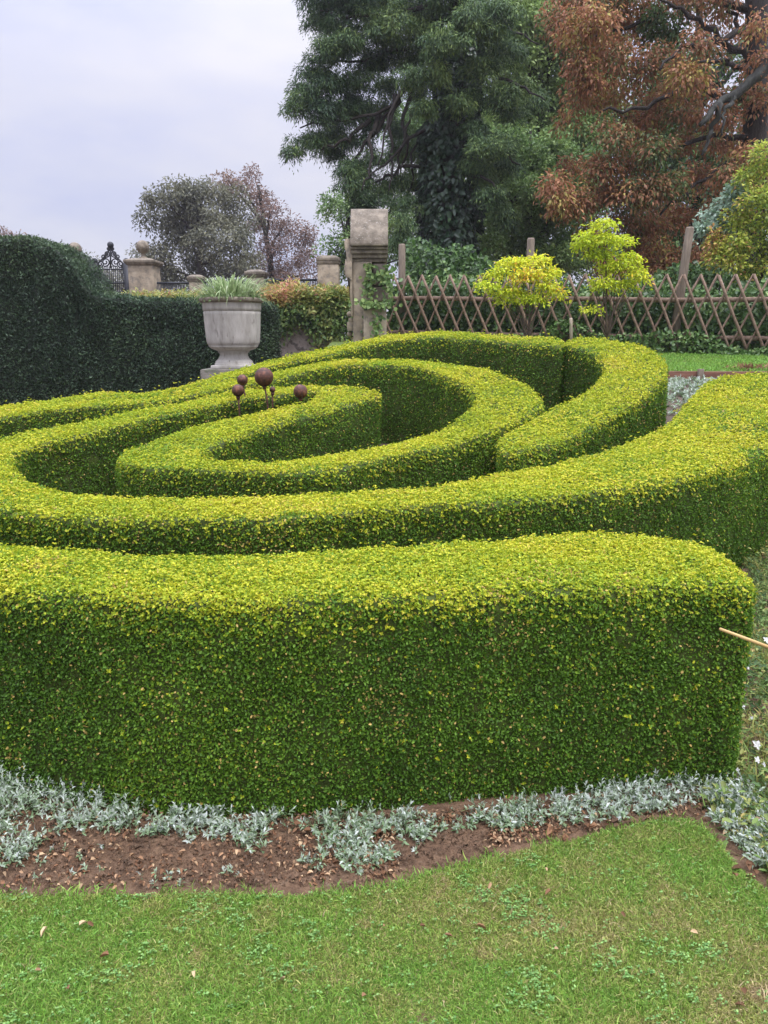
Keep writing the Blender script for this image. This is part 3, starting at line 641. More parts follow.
# ------------------------------------------------------------------ stone gate end
def X_(px, Y, py=300): return at(px, py, Y)[0]
def Z_(py, Y): return at(384, py, Y)[2]
Yg = 13.6
gate = thing('stone_gate_end', 'ornate weathered stone gate end with steep coping beside the lattice fence', 'gate pier', (X_(368, Yg), Yg, .9))
x0, x1 = X_(353, Yg), X_(369, Yg)
mb = MB(); box(mb, (x0, Yg+.02, .6), (X_(372, Yg), Yg+2.2, Z_(262, Yg))); mb.build('shaft', M['stone'], gate, bevel=.012)
mb = MB()
for a, b, c, d in ((351, 388, 247, 250), (351.5, 387.5, 250, 254), (350.5, 387, 254, 258), (352, 386, 258, 262)):
    box(mb, (X_(a, Yg), Yg-.10+(c-247)*.012, Z_(d, Yg)+.002), (X_(b, Yg), Yg+2.3, Z_(c, Yg)))
mb.build('cornice', M['stone_dark'], gate, bevel=.008)
zt_, zb_ = Z_(210.5, Yg+.5), Z_(246.8, Yg)
mb = MB(); prism_x(mb, X_(351, Yg), X_(388, Yg), [(Yg-.15, zb_), (Yg-.15, zb_+.06), (Yg-.03, zb_+.27), (Yg+.13, zb_+.50), (Yg+.25, zt_-.015), (Yg+.33, zt_), (Yg+1.0, zt_), (Yg+2.3, zb_+.1), (Yg+2.3, zb_)])
mb.build('coping', M['stone_dark'], gate, bevel=.012)
# carved scroll bracket on the left side, stepping down under the cornice
mb = MB()
def prism_y(mb, y0, y1, poly):
    n = len(poly); v = [(x, y0, z) for x, z in poly]+[(x, y1, z) for x, z in poly]; c = np.mean(poly, 0); v += [(c[0], y0, c[1]), (c[0], y1, c[1])]
    mb.add(v, [(i, (i+1) % n, n+(i+1) % n, n+i) for i in range(n)], [((i+1) % n, i, 2*n) for i in range(n)]+[(n+i, n+(i+1) % n, 2*n+1) for i in range(n)])
prism_y(mb, Yg-.04, Yg+.8, [(X_(x, Yg), Z_(y, Yg)) for x, y in ((352.7, 239), (346.2, 239), (345, 242), (345.2, 247), (346.8, 252), (346.9, 257), (345.4, 263), (344.6, 270), (345.4, 276), (348, 280), (350.5, 284), (350.2, 290), (351, 316), (352.7, 316))])
prism_y(mb, Yg-.07, Yg-.035, [(X_(x, Yg), Z_(y, Yg)) for x, y in ((352.2, 262), (347, 264), (345.8, 270), (346.8, 276), (350, 279), (352.2, 281))])
for a, b, c, d in ((348, 352.7, 318, 322), (346.5, 352.7, 322, 331)):
    box(mb, (X_(a, Yg), Yg+.10, Z_(d, Yg)+.002), (X_(b, Yg), Yg+.75, Z_(c, Yg)))
for py in (314, 324, 334): sphere(mb, (X_(349, Yg), Yg+.2, Z_(py, Yg)), .05, 12, 8)
mb.build('scroll_bracket', M['stone'], gate, bevel=.012)
for a, b, c, d in ((373, 386.5, 263, 274), (372.4, 387.5, 275.2, 285), (372.2, 388.5, 286.5, 301)):
    mb = MB(); box(mb, (X_(a, Yg), Yg+.06, Z_(d, Yg)), (X_(b, Yg), Yg+1.6, Z_(c, Yg))); mb.build('quoin', M['stone_dark'], gate, bevel=.02)
ped = thing('stone_pedestal', 'low stone block with mossy cap built against the gate end', 'pedestal', (X_(375, Yg), Yg-.2, .9))
mb = MB(); box(mb, (X_(363.5, Yg-.3), Yg-.35, .6), (X_(386.5, Yg-.3), Yg+.01, Z_(308.5, Yg-.3))); mb.build('block', M['stone'], ped, bevel=.012)
mb = MB(); box(mb, (X_(362, Yg-.3), Yg-.41, Z_(308.4, Yg-.3)), (X_(389, Yg-.3), Yg+.008, Z_(303, Yg-.3))); mb.build('cap', M['stone_dark'], ped, bevel=.014)
def ivy_patch(mb, c, r, n, L, yb):
    p = np.c_[c[0]+rng.normal(0, r[0], n), np.full(n, yb)-np.abs(rng.normal(0, .05, n)), np.minimum(c[2]+rng.normal(0, r[1], n), Z_(266, Yg))]
    leaves6(mb, p, rand_unit(n)*[1, .5, 1]-[0, 0, .4], np.array([0, -1, .3])+rand_unit(n)*.5, L*rng.uniform(.6, 1.3, n), L*rng.uniform(.6, 1.1, n), rng.uniform(.2, 1, n))
mb = MB()
for px, py, rx, ry, n in ((369.5, 285, .05, .33, 170), (380, 276, .12, .05, 70), (386, 278, .06, .1, 60), (375, 305, .18, .03, 90), (377, 325, .04, .2, 70), (388, 290, .05, .2, 60)):
    ivy_patch(mb, at(px, py, Yg), (rx, ry), n, .065, Yg-.02 if py < 300 else Yg-.40)
tag(mb.build('climbing_ivy', M['green'], None), 'green ivy climbing over the blocks of the stone gate end', 'ivy')

# ------------------------------------------------------------------ urn on its plinth
Yu = 11.6; cu = at(234.5, 367, Yu); k = 1/F*(Yu*math.cos(PITCH)+.1)
zb = at(235, 368.2, Yu)[2]
pl = thing('stone_plinth', 'square weathered stone plinth under the big urn', 'plinth', (cu[0], Yu+.35, 0))
x0, x1 = X_(200, Yu-.42, 370), X_(257, Yu-.42, 370)
gz = float(ground(cu[0], Yu))
mb = MB(); box(mb, (x0, Yu-.42, gz-.1), (x1, Yu+.5, zb-.001)); mb.build('block', M['plinth'], pl, bevel=.015)
ur = thing('stone_urn', 'large pale stone urn with moulded rim on a plinth among the box hedges', 'urn', (cu[0], Yu, zb))
mb = MB(); hx = .29; box(mb, (cu[0]-hx, Yu-hx, zb), (cu[0]+hx, Yu+hx, zb+.05)); mb.build('foot', M['urn'], ur, bevel=.008)
u = .00305*1.0
pr = [(.285, .05), (.285, .075), (.27, .085), (.275, .10), (.255, .12), (.225, .15), (.208, .185), (.203, .21), (.212, .235), (.235, .25), (.228, .262), (.26, .275), (.315, .295), (.345, .318), (.362, .34), (.355, .348), (.372, .362), (.385, .40), (.392, .47), (.400, .58), (.406, .70), (.410, .80), (.413, .845), (.405, .85), (.408, .858), (.418, .862), (.422, .90), (.425, .955), (.428, .985)]
mb = MB(); lathe(mb, cu[0], Yu, [(r, zb+z*.955) for r, z in pr]); mb.build('bowl', M['urn'], ur, smooth=True)
rim = [(.428, .975), (.455, .985), (.468, 1.005), (.468, 1.035), (.455, 1.05), (.41, 1.052), (.385, 1.04), (.375, .98), (.1, .97), (.001, .97)]
mb = MB(); lathe(mb, cu[0], Yu, [(r, zb+z*.955) for r, z in rim]); mb.build('rim', M['stone_dark'], ur, smooth=True)
mb = MB(); n = 420; th = rng.uniform(0, 6.28, n); rr = .3*np.sqrt(rng.random(n)); base = np.c_[cu[0]+rr*np.cos(th), Yu+rr*np.sin(th), np.full(n, zb+.93)]
out = np.c_[np.cos(th), np.sin(th), 0*th]+rand_unit(n)*.5*[1, 1, 0]
hgt = rng.uniform(.3, .72, n); sp_ = rng.uniform(.12, .5, n)*(rr/.3*.6+.4); droop = np.where(rr > .24, rng.uniform(.0, .3, n), 0)
seg = [base+out*(sp_*f)[:, None]+np.array([0, 0, 1])*((hgt*f-(hgt*.45+droop)*f**2.4))[:, None] for f in (0, .3, .6, .85, 1)]
side = unit(np.cross(out, [0, 0, 1]))
tt = np.clip(.5+rng.normal(0, .2, n), 0, 1)
for f in range(4):
    w0, w1 = (.008, .010, .009, .006, .001)[f], (.008, .010, .009, .006, .001)[f+1]
    v = np.stack([seg[f]-side*w0, seg[f]+side*w0, seg[f+1]+side*w1, seg[f+1]-side*w1], 1).reshape(-1, 3)
    mb.add(v, np.arange(n*4).reshape(n, 4), None, tt)
n = 260; th = rng.uniform(0, 6.28, n); rr = rng.uniform(.30, .47, n)
leaves6(mb, np.c_[cu[0]+rr*np.cos(th), Yu+rr*np.sin(th), zb+1.0+rng.normal(0, .025, n)], np.c_[np.cos(th), np.sin(th), rng.normal(-.1, .5, n)], rand_unit(n)+[0, 0, 1], np.full(n, .06), np.full(n, .035), rng.uniform(0, .4, n))
tag(mb.build('strappy_plant', M['urn_plant'], None), 'pale green strappy plant growing out of the stone urn', 'plant')

# ------------------------------------------------------------------ rusty spheres
balls = [(264, 377, 9.3, 6.9, 'largest rusty iron sphere on a stem inside the box hedge loop', (5, 30)), (242.5, 380, 5.4, 7.15, 'small rusty sphere on a stem behind and left of the largest one', (5, 30)), (238, 390.5, 6.1, 6.95, 'rusty sphere lowest on the left of the group', (1, 30)), (272.5, 389.5, 3.0, 7.05, 'tiny rusty sphere just right of the largest sphere stem', (-1, 30)), (300.5, 391.5, 7.0, 6.95, 'rusty sphere standing apart at the right of the group', (2, 30))]
for x, y, r, Yb, lab, ln in balls:
    c = at(x, y, Yb); r_ = r*Yb/F*1.0
    g = float(ground(c[0], Yb)); t = thing('rusty_sphere', lab, 'garden ornament', (c[0]+ln[0]*.006, Yb, g), 'rusty spheres on stems')
    mb = MB(); sphere(mb, c, r_, 32, 20); mb.build('ball', M['rust'], t, smooth=True)
    mb = MB(); tube(mb, [np.array([c[0]+ln[0]*.012, Yb, g-.05]), c-[-ln[0]*.004, 0, r_+.1], c-[0, 0, r_*.97]], [.009, .008, .007], 8); mb.build('stem', M['rust'], t, smooth=True)
    mb = MB(); tube(mb, [c-[0, 0, r_+.025], c-[0, 0, r_*.95]], [.014, .02], 10); mb.build('collar', M['rust'], t, smooth=True)

# ------------------------------------------------------------------ terrace behind
TZ = 2.25; Yw = 18.5
mb = MB(); mb.add([(-80, Yw+.5, TZ), (-1.35, Yw+.5, TZ), (-1.35, 165, TZ), (-80, 165, TZ)], [(0, 1, 2, 3)]); tag(mb.build('terrace', M['ground'], None), kind='structure')
wl = thing('retaining_wall', 'old rubble stone wall holding up the planted terrace', 'wall', (-5, Yw, .2))
mb = MB(); box(mb, (-16, Yw, -.2), (-.95, Yw+.499, TZ-.07)); mb.build('masonry', M['wall'], wl, bevel=.02)
mb = MB(); box(mb, (-16.02, Yw-.05, TZ-.068), (-.93, Yw+.496, TZ+.02)); mb.build('coping', M['stone_dark'], wl, bevel=.02)
def pier(lab, px0, px1, ytop, Y, ball=None, mat='stone', capw=1.22):
    a, b = at(px0, ytop, Y), at(px1, ytop, Y); w = b[0]-a[0]; cx = (a[0]+b[0])/2; z1 = a[2]
    p = thing('stone_pier', lab, 'pier', (cx, Y, TZ), 'piers along the terrace')
    mb = MB(); box(mb, (cx-w/2, Y-w/2, TZ-.1), (cx+w/2, Y+w/2, z1-.22)); mb.build('shaft', M[mat], p, bevel=.015)
    mb = MB(); frustum(mb, cx, Y, z1-.219, z1-.14, w*1.04, w*capw); frustum(mb, cx, Y, z1-.139, z1-.06, w*capw*1.03, w*capw*1.03); frustum(mb, cx, Y, z1-.059, z1, w*capw*.98, w*.7)
    mb.build('cap', M['stone_dark'], p, bevel=.01)
    if ball:
        r = ball*Y/F; mb = MB(); prb = [(.001, 0), (r*.7, 0), (r*.7, r*.15), (r*.35, r*.45), (r*.3, r*.8), (r*.5, r*.9)]
        lathe(mb, cx, Y, [(q, z1+z-.003) for q, z in prb], 20); sphere(mb, (cx, Y, z1+r*1.75), r, 22, 14); mb.build('ball_finial', M['stone_dark'], p, smooth=True)
pier('stone pier topped by a ball finial beside the iron gate', 131, 156, 259, 25, 6.2)
pier('faint far ball topped pier beyond the hump of the yew hedge', 66, 86, 261, 30, 6.2)
pier('small low stone pier just above the clipped yew hedge', 190, 203, 275, 24)
pier('capped stone pier rising just behind the urn plant', 248, 265, 270, 22.5)
pier('broad plain stone pier left of the ornate gate end', 318, 339, 256, 20.5, mat='stone', capw=1.08)
# gate and railings
Yi = 26.5
def P_(px, py, Y=Yi): return at(px, py, Y)
g_ = thing('iron_gate', 'black wrought iron gate with scrolled overthrow behind the yew hedge', 'gate', tuple(np.array([P_(108, 290)[0], Yi, TZ])))
for px in (95, 126.5):
    mb = MB(); p = P_(px, 263); box(mb, (p[0]-.09, Yi-.09, TZ-.1), (p[0]+.09, Yi+.09, p[2])); sphere(mb, (p[0], Yi, p[2]+.06), .1, 12, 8); mb.build('gate_post', M['iron'], g_)
for a, b in ((96, 110.2), (110.8, 125.5)):
    mb = MB()
    for px in np.linspace(a+1, b-.6, 8): tube(mb, [P_(px, 294), P_(px, 266+2*abs(px-110.5)/14)], .016, 5)
    for py in (292, 283, 269.5): tube(mb, [P_(a, py), P_(b, py)], .028, 5)
    mb.build('gate_leaf', M['iron'], g_)
mb = MB()
def scroll(cx, cy, r, turns, s=1, ph=0):
    t = np.linspace(0, 1, 26); rr = r*(1-.8*t); an = ph+s*t*turns*6.28
    tube(mb, [P_(cx+a*math.cos(q), cy+a*math.sin(q)) for a, q in zip(rr, an)], .024, 5)
for s in (1, -1):
    for dx, dy, r in ((5, 262, 4.5), (10, 264, 3.5), (3.5, 254, 3.2), (7, 257, 2.8), (13, 266, 2.4), (2, 249, 2)): scroll(110.5+s*dx, dy, r, 1.5, s, 1.2 if s > 0 else 1.9)
    tube(mb, [P_(110.5+s*16, 268), P_(110.5+s*11, 262), P_(110.5+s*6, 257), P_(110.5+s*1.5, 250)], .03, 5)
tube(mb, [P_(110.5, 268), P_(110.5, 245)], .03, 5); sphere(mb, P_(110.5, 245), .11, 10, 8); scroll(110.5, 247.5, 3, 1, 1)
mb.build('overthrow', M['iron'], g_)
def railing(lab, px0, px1, ya, yb, Y, n):
    t = thing('iron_railing', lab, 'railing', tuple(np.array([P_((px0+px1)/2, 300, Y)[0], Y, TZ])), 'railings along the terrace')
    mb = MB(); tube(mb, [P_(px0, ya, Y), P_(px1, ya, Y)], .035, 5); mb.build('top_rail', M['iron'], t)
    mb = MB(); z = TZ+.1
    for px in np.linspace(px0, px1, n): q = P_(px, ya, Y); tube(mb, [np.array([q[0], Y, z]), q], .014, 5)
    tube(mb, [np.array([P_(px0, ya, Y)[0], Y, z+.1]), np.array([P_(px1, ya, Y)[0], Y, z+.1])], .025, 5); mb.build('bars', M['iron'], t)
railing('iron railing left of the gate running behind the yew hump', 70, 94, 266, 290, 26.5, 12)
railing('iron railing between the ball topped pier and the low pier', 157, 189, 283, 294, 24.6, 22)
railing('iron railing right of the pier behind the urn plant', 265, 317, 280, 292, 22, 34)
railing('iron railing between the low pier and the pier behind the urn', 204, 247, 282, 292, 23.5, 28)
# planting along the terrace edge
def stems(mb, P, h, L, nl, tint, W=.3):
    n = len(P)
    for j in range(nl):
        f = (j+1)/nl; a = unit(rand_unit(n)*[1, 1, .4]+[0, 0, .5]); q = P+np.c_[rng.normal(0, .05, (n, 2)), h*f]
        leaves(mb, q, a, np.array([0, 0, 1])+rand_unit(n)*.6, L*rng.uniform(.6, 1.3, n), L*W*rng.uniform(.7, 1.3, n), np.clip(tint+.25*f+rng.normal(0, .16, n), 0, 1))
mb = MB(); n = 2600
xs_ = rng.uniform(X_(262, 18.5), X_(350, 18.5), n); yy = rng.uniform(18.2, 20.2, n)
hh = (.40+.16*noise(np.c_[xs_, yy, 0*xs_], 2.2))*rng.uniform(.6, 1.25, n)
stems(mb, np.c_[xs_, yy, np.full(n, TZ-.05)], hh, .13, 9, .42+.2*noise(np.c_[xs_, yy, 0*xs_], 1.7, 1))
n = 3000; xs_ = rng.uniform(X_(264, 18.5), X_(352, 18.5), n); z = TZ+.1-np.abs(rng.normal(0, 1, n))*(.32+.2*noise(np.c_[xs_, 0*xs_, 0*xs_], 2.5)+.25*ss(-2, -1.2, xs_))
leaves(mb, np.c_[xs_, 18.42-np.abs(rng.normal(0, .12, n)), z], rand_unit(n)-[0, 0, .6], np.array([0, -1, .4])+rand_unit(n)*.5, .12*rng.uniform(.5, 1.3, n), .06*rng.uniform(.6, 1.2, n), np.clip(.30+.2*noise(np.c_[xs_, z, z], 2.5, 2)+rng.normal(0, .14, n), 0, 1))
tag(mb.build('terrace_planting', M['border'], None), 'yellowing plants spilling over the terrace wall right of the urn', 'plants', kind='stuff')
mb = MB(); n = 1500; xs_ = rng.uniform(X_(130, 19.5), X_(262, 19.5), n); yy = rng.uniform(18.8, 20.5, n)
stems(mb, np.c_[xs_, yy, np.full(n, TZ)], rng.uniform(.1, .42, n), .12, 7, .35+.12*noise(np.c_[xs_, yy, yy], 1.5, 2))
tag(mb.build('terrace_planting', M['border'], None), 'pale plants along the terrace just above the clipped yew hedge', 'plants', kind='stuff')
n = 1600; mb = MB(); xs_ = rng.uniform(X_(252, 18.4, 340), X_(280, 18.4, 340), n); z = rng.uniform(.3, 2.2, n); kx = (xs_-X_(252, 18.4))/.5
keep = rng.random(n) < np.clip(1.2-kx+.4*noise(np.c_[xs_, z, z], 4), 0, 1)*1.0; p = np.c_[xs_, 18.45-np.abs(rng.normal(0, .08, n)), z][keep]; m = len(p)
leaves6(mb, p, rand_unit(m)*[1, .4, 1]-[0, 0, .5], np.array([0, -1, .3])+rand_unit(m)*.4, np.full(m, .08), np.full(m, .07), rng.uniform(.1, .8, m))
tag(mb.build('climbing_ivy', M['ivy'], None), 'dark ivy hanging on the terrace wall just right of the urn', 'ivy')

# ------------------------------------------------------------------ trees
def clumps(mb, cl, Y, L, W, tint, dens, sub=14, droop=.2, spread=.55, fold=.2, hug=.6, tvar=.13, tuft=.30, six=False, zs=.62):
    """cl: (px, py, rx, ry[, depth offset[, tint offset]]) in photo pixels at depth Y; leaves gathered in tufts through each clump's volume"""
    for c in cl:
        px, py, rx, ry = c[:4]; dy = c[4] if len(c) > 4 else 0; dt = c[5] if len(c) > 5 else 0
        ctr = at(px, py, Y+dy); s = (Y+dy)/F; R3 = np.array([rx*s, max(rx, ry)*s*.8, ry*s])
        ns = max(4, int(sub*rx*ry/900*1.0)); u_ = rand_unit(ns)*rng.uniform(hug, 1.0, (ns, 1))
        tc_ = ctr+u_*R3; tr = tuft*rng.uniform(.6, 1.35, ns)
        tt = tint+dt+.10*u_[:, 2]*0+rng.normal(0, tvar*.8, ns)
        m = np.maximum(3, rng.poisson(dens*(tr/tuft)**2, ns)); idx = np.repeat(np.arange(ns), m); k = len(idx)
        g = rng.normal(size=(k, 3))*np.array([1, 1, zs]); r_ = np.linalg.norm(g, axis=1)
        g = g*np.minimum(1, 1.7/np.maximum(r_, .1))[:, None]
        p = tc_[idx]+g*(tr[idx]*spread)[:, None]
        p[:, 2] -= .35*tr[idx]*(r_/1.6)**2*(1 if droop > 0 else 0)
        ax = unit(g)*.8+rand_unit(k)*.6-np.array([0, 0, droop])
        nm = np.array([0, 0, 1.])+rand_unit(k)*.8+g*.3
        (leaves6 if six else leaves)(mb, p, ax, nm, L*rng.uniform(.55, 1.35, k), W*rng.uniform(.6, 1.3, k), np.clip(tt[idx]+rng.normal(0, tvar, k), 0, 1), fold=fold)
def limb(mb, pts, r0, r1, n=7, wig=.04):
    pts = np.array(pts, float); m = 12; t = np.linspace(0, 1, len(pts)); u_ = np.linspace(0, 1, m)
    q = np.stack([np.interp(u_, t, pts[:, k]) for k in range(3)], 1); q[1:-1] = (q[:-2]+2*q[1:-1]+q[2:])/4
    q[1:-1] += rng.normal(0, wig, (m-2, 3)); tube(mb, q, r0+(r1-r0)*u_**.8, n)
def tree(name, label, cat, base, group=None): return thing(name, label, cat, tuple(base), group)

# big conifer with ivy on its trunk
Yc = 22; b = np.array([X_(447, Yc, 250), Yc, 1.4])
cf = tree('conifer_tree', 'big dark blue green conifer with drooping boughs and ivy wrapped trunk', 'tree', b, 'trees beyond the fence')
tr = MB(); top = at(462, -160, Yc); limb(tr, [b, at(448, 180, Yc), at(458, 60, Yc), top], .55, .2, 12, .02); tr.build('trunk', M['bark'], cf, smooth=True)
lb = MB()
for pts in ([(450, 70), (418, 82), (395, 95), (385, 130), (378, 165)], [(455, 60), (410, 85), (370, 120), (330, 118), (300, 128)], [(452, 110), (420, 130), (390, 160), (370, 175)], [(455, 35), (405, 45), (360, 60), (320, 70)], [(455, 10), (400, 10), (350, 20), (320, 10)],
            [(458, 60), (490, 70), (520, 85), (545, 100)], [(455, 110), (480, 130), (505, 150), (520, 165)], [(450, 150), (415, 165), (385, 175), (360, 195)], [(450, 170), (480, 175), (500, 190)], [(460, 20), (500, 20), (540, 45)], [(452, 95), (415, 110), (402, 140), (398, 175)], [(452, 85), (428, 110), (415, 150), (410, 190)], [(395, 95), (390, 125), (394, 160), (388, 195)], [(410, 90), (404, 120), (406, 150), (400, 185)], [(380, 115), (368, 140), (372, 165), (362, 190)], [(430, 105), (424, 140), (430, 170), (420, 205)], [(400, 100), (376, 135), (350, 165), (345, 190)], [(370, 120), (345, 140), (322, 150)]):
    dep = rng.uniform(-2.0, .6); n_ = len(pts); limb(lb, [at(x, y, Yc+dep*i/(n_-1)) for i, (x, y) in enumerate(pts)], .075, .018, 6, .05)
lb.build('limbs', M['bark'], cf, smooth=True)
fo = MB()
CL = [(325, 12, 26, 16), (350, 30, 32, 16), (390, 22, 36, 18), (425, 14, 30, 16), (338, 48, 28, 13), (315, 62, 18, 12), (372, 55, 28, 12), (410, 48, 28, 12), (312, 84, 16, 11), (334, 80, 22, 11), (300, 104, 13, 10), (322, 108, 20, 12), (296, 146, 10, 11), (308, 134, 16, 9), (330, 135, 16, 11), (345, 112, 17, 13),
      (332, 154, 14, 8), (352, 96, 16, 10), (360, 78, 22, 10), (470, 18, 26, 16, -1), (445, 40, 22, 12, -1.5), (495, 15, 22, 14, -1), (505, 45, 18, 11, -1), (485, 60, 18, 10, -1.5), (520, 84, 16, 9, -.5), (500, 90, 16, 9, -1), (480, 95, 18, 10, -1.5), (535, 100, 13, 7, 0), (512, 114, 14, 7, -1), (462, 98, 14, 8, -1.5),
      (480, 120, 13, 8, -1.5), (500, 140, 17, 10, -1), (428, 108, 14, 8, -1), (415, 72, 18, 9, -1), (440, 76, 18, 9, -1.2), (350, 180, 17, 12), (365, 198, 18, 10), (400, 200, 20, 10, -1), (430, 188, 18, 9, 1.8), (378, 152, 10, 10, .5), (395, 175, 12, 10, .5), (402, 215, 10, 8, -1), (480, 165, 16, 9, -1), (490, 195, 12, 9, -1), (348, 160, 12, 10), (365, 135, 10, 10, .5), (420, 150, 9, 10, 1), (505, 170, 12, 10, 0), (390, 0, 40, 14, 0), (340, -15, 36, 20, 0), (455, -20, 40, 20, 0), (400, 128, 9, 12, 1.5), (435, 130, 10, 12, 2), (384, 105, 12, 10, 1), (360, 112, 14, 10, .8), (375, 128, 12, 10, 1), (398, 150, 12, 12, 1.2), (345, 140, 14, 9, .6), (412, 176, 12, 12, 1), (385, 190, 12, 10, .6), (395, 85, 18, 10, .8), (425, 92, 14, 10, .6), (355, 165, 12, 9, .6), (372, 178, 10, 9, .5), (395, 235, 12, 8, -.6), (500, 215, 12, 9, -.6), (486, 140, 14, 8, -1.5)]
CL = [(c[0]+rng.normal(0, 2), c[1]+rng.normal(0, 2), c[2], c[3], (c[4] if len(c) > 4 else 0)+rng.uniform(-.7, .7), rng.normal(0, .10)+(.12 if c[0] > 380 else -.04)) for c in CL]
clumps(fo, CL, Yc, .12, .024, .50, 190, sub=60, droop=.6, spread=.62, hug=.3, tuft=.22, tvar=.16, zs=.42)
fo.build('crown', M['conifer'], cf)
iv = MB(); n = 9000; zz = rng.uniform(1.3, 9.5, n); th = rng.uniform(0, 6.28, n); rr = (.93-.05*(zz-1.3)+.16*noise(np.c_[np.cos(th)*1.5, np.sin(th)*1.5, zz], 1.1))*rng.uniform(.85, 1.08, n)
cx = np.interp(zz, [1.4, 5.2, 9.5], [b[0], at(448, 180, Yc)[0], at(460, 20, Yc)[0]])
leaves6(iv, np.c_[cx+rr*np.cos(th), Yc+rr*np.sin(th), zz], np.c_[np.cos(th), np.sin(th), 0*th]*.4+rand_unit(n)*.6-[0, 0, .6], np.c_[np.cos(th), np.sin(th), 0*th+.3]+rand_unit(n)*.5, .16*rng.uniform(.6, 1.3, n), .14*rng.uniform(.6, 1.2, n), np.clip(.4+.2*noise(np.c_[cx, th, zz], 1.5)+rng.normal(0, .18, n), 0, 1))
iv.build('ivy', M['ivy'], cf)

# copper leaved tree at the right
Yr = 19.5; b = np.array([X_(755, Yr, 230), Yr, 1.4])
ct = tree('copper_tree', 'tall tree with drooping copper red leaves and dark trunk at the right', 'tree', b, 'trees beyond the fence')
tr = MB(); limb(tr, [b, at(757, 120, Yr), at(757, 0, Yr), at(752, -150, Yr)], .30, .22, 12, .02); tr.build('trunk', M['bark'], ct, smooth=True)
lb = MB()
for pts, r0 in (([(750, 30), (715, 40), (685, 45), (660, 70)], .1), ([(752, 60), (700, 20), (660, 0)], .1), ([(750, 100), (690, 85), (640, 110), (600, 112)], .09), ([(752, 130), (690, 140), (640, 170)], .08), ([(750, 150), (700, 180), (660, 215)], .07), ([(750, 10), (700, -10), (640, 20), (580, 40)], .1), ([(752, 75), (725, 60), (700, 62)], .08), ([(755, 45), (735, 20), (722, -10)], .08)):
    n_ = len(pts); dep = rng.uniform(-1.5, .8); limb(lb, [at(x, y, Yr+dep*i/(n_-1)) for i, (x, y) in enumerate(pts)], r0, .025, 6, .05)
lb.build('limbs', M['bark'], ct, smooth=True)
lb = MB(); limb(lb, [at(775, 55, Yr-1), at(758, 75, Yr-1), at(738, 95, Yr-1), at(715, 105, Yr-1.2), at(700, 125, Yr-1.4)], .17, .05, 8, .04); limb(lb, [at(720, 104, Yr-1.2), at(712, 130, Yr-1.2), at(702, 155, Yr-1.2)], .07, .03, 6, .03); limb(lb, [at(735, 97, Yr-1.1), at(725, 110, Yr-1.2), at(722, 135, Yr-1.3)], .07, .02, 6, .03)
lb.build('pale_bough', M['bark_pale'], ct, smooth=True)
fo = MB()
CL = [(590, 20, 30, 15), (630, 25, 28, 14), (665, 15, 26, 14), (610, 50, 26, 14), (645, 60, 26, 12), (590, 85, 22, 12), (615, 90, 22, 13), (660, 95, 22, 11), (700, 70, 22, 9), (580, 100, 12, 9), (640, 118, 22, 12), (610, 130, 20, 12), (680, 115, 18, 9), (600, 160, 18, 13), (628, 155, 20, 12), (660, 145, 20, 12), (690, 140, 16, 10), (610, 190, 20, 13), (640, 190, 22, 13), (670, 180, 20, 13), (700, 170, 18, 11),
      (620, 215, 16, 11), (650, 220, 22, 14), (680, 210, 18, 12), (640, 250, 16, 14), (660, 255, 22, 14), (690, 245, 18, 12), (712, 205, 16, 12), (730, 170, 14, 10), (755, 130, 16, 14), (760, 90, 12, 14), (585, 200, 14, 12), (572, 160, 10, 12), (560, 20, 16, 14), (725, 8, 20, 8), (700, -8, 40, 14), (610, -10, 60, 16), (760, 160, 14, 12), (640, 272, 22, 11), (668, 276, 20, 10), (612, 262, 16, 11), (700, 268, 16, 10), (590, 235, 14, 11), (700, 40, 12, 7), (562, 205, 12, 12), (556, 180, 9, 9), (665, 35, 18, 9), (690, 95, 12, 7), (735, 115, 12, 8), (765, 185, 12, 10), (720, 95, 10, 6), (745, 200, 12, 9), (715, 120, 9, 6), (762, 60, 9, 8), (705, 30, 12, 7), (725, 55, 10, 6), (745, 85, 10, 7), (760, 20, 10, 9), (735, 140, 10, 7), (680, 70, 14, 7), (720, 145, 10, 7), (700, 110, 9, 6), (750, 150, 12, 9), (735, 30, 9, 6), (570, 120, 12, 8), (580, 60, 14, 8)]
CL = [(c[0]+rng.normal(0, 2), c[1]+rng.normal(0, 2), c[2], c[3], rng.uniform(-1.3, 1), rng.normal(0, .16)-(.24 if rng.random() < .18 else 0)) for c in CL]
clumps(fo, CL, Yr, .115, .05, .52, 75, sub=44, droop=.7, spread=.66, hug=.3, tuft=.25, tvar=.17)
fo.build('crown', M['copper'], ct)

def simple_tree(name, label, Y, base_px, top_px, CL, mat, L, W, tint, dens, sub, group, r=.22, droop=.15, hug=.35, tuft=.35, limbs=True, base_z=1.4, six=False, tvar=.14):
    b = np.array([X_(base_px, Y, 250), Y, base_z]); t = tree(name, label, 'tree', b, group)
    tr = MB(); tp = at(top_px[0], top_px[1], Y); limb(tr, [b, b*.6+tp*.4+[.1, 0, 0], tp], r, r*.25, 8, .03); tr.build('trunk', M['bark'], t, smooth=True)
    if limbs:
        lb = MB()
        for c in CL[::2]:
            q = at(c[0], c[1], Y+(c[4] if len(c) > 4 else 0)); f = np.clip((q[2]-b[2])/(tp[2]-b[2])*.7, .15, .9); s_ = b+(tp-b)*f
            limb(lb, [s_, s_*.5+q*.5+[0, 0, .15], q], r*.35, r*.08, 5, .03)
        lb.build('limbs', M['bark'], t, smooth=True)
    fo = MB(); clumps(fo, CL, Y, L, W, tint, dens, sub=sub, droop=droop, hug=hug, tuft=tuft, six=six, tvar=tvar); fo.build('crown', M[mat], t)
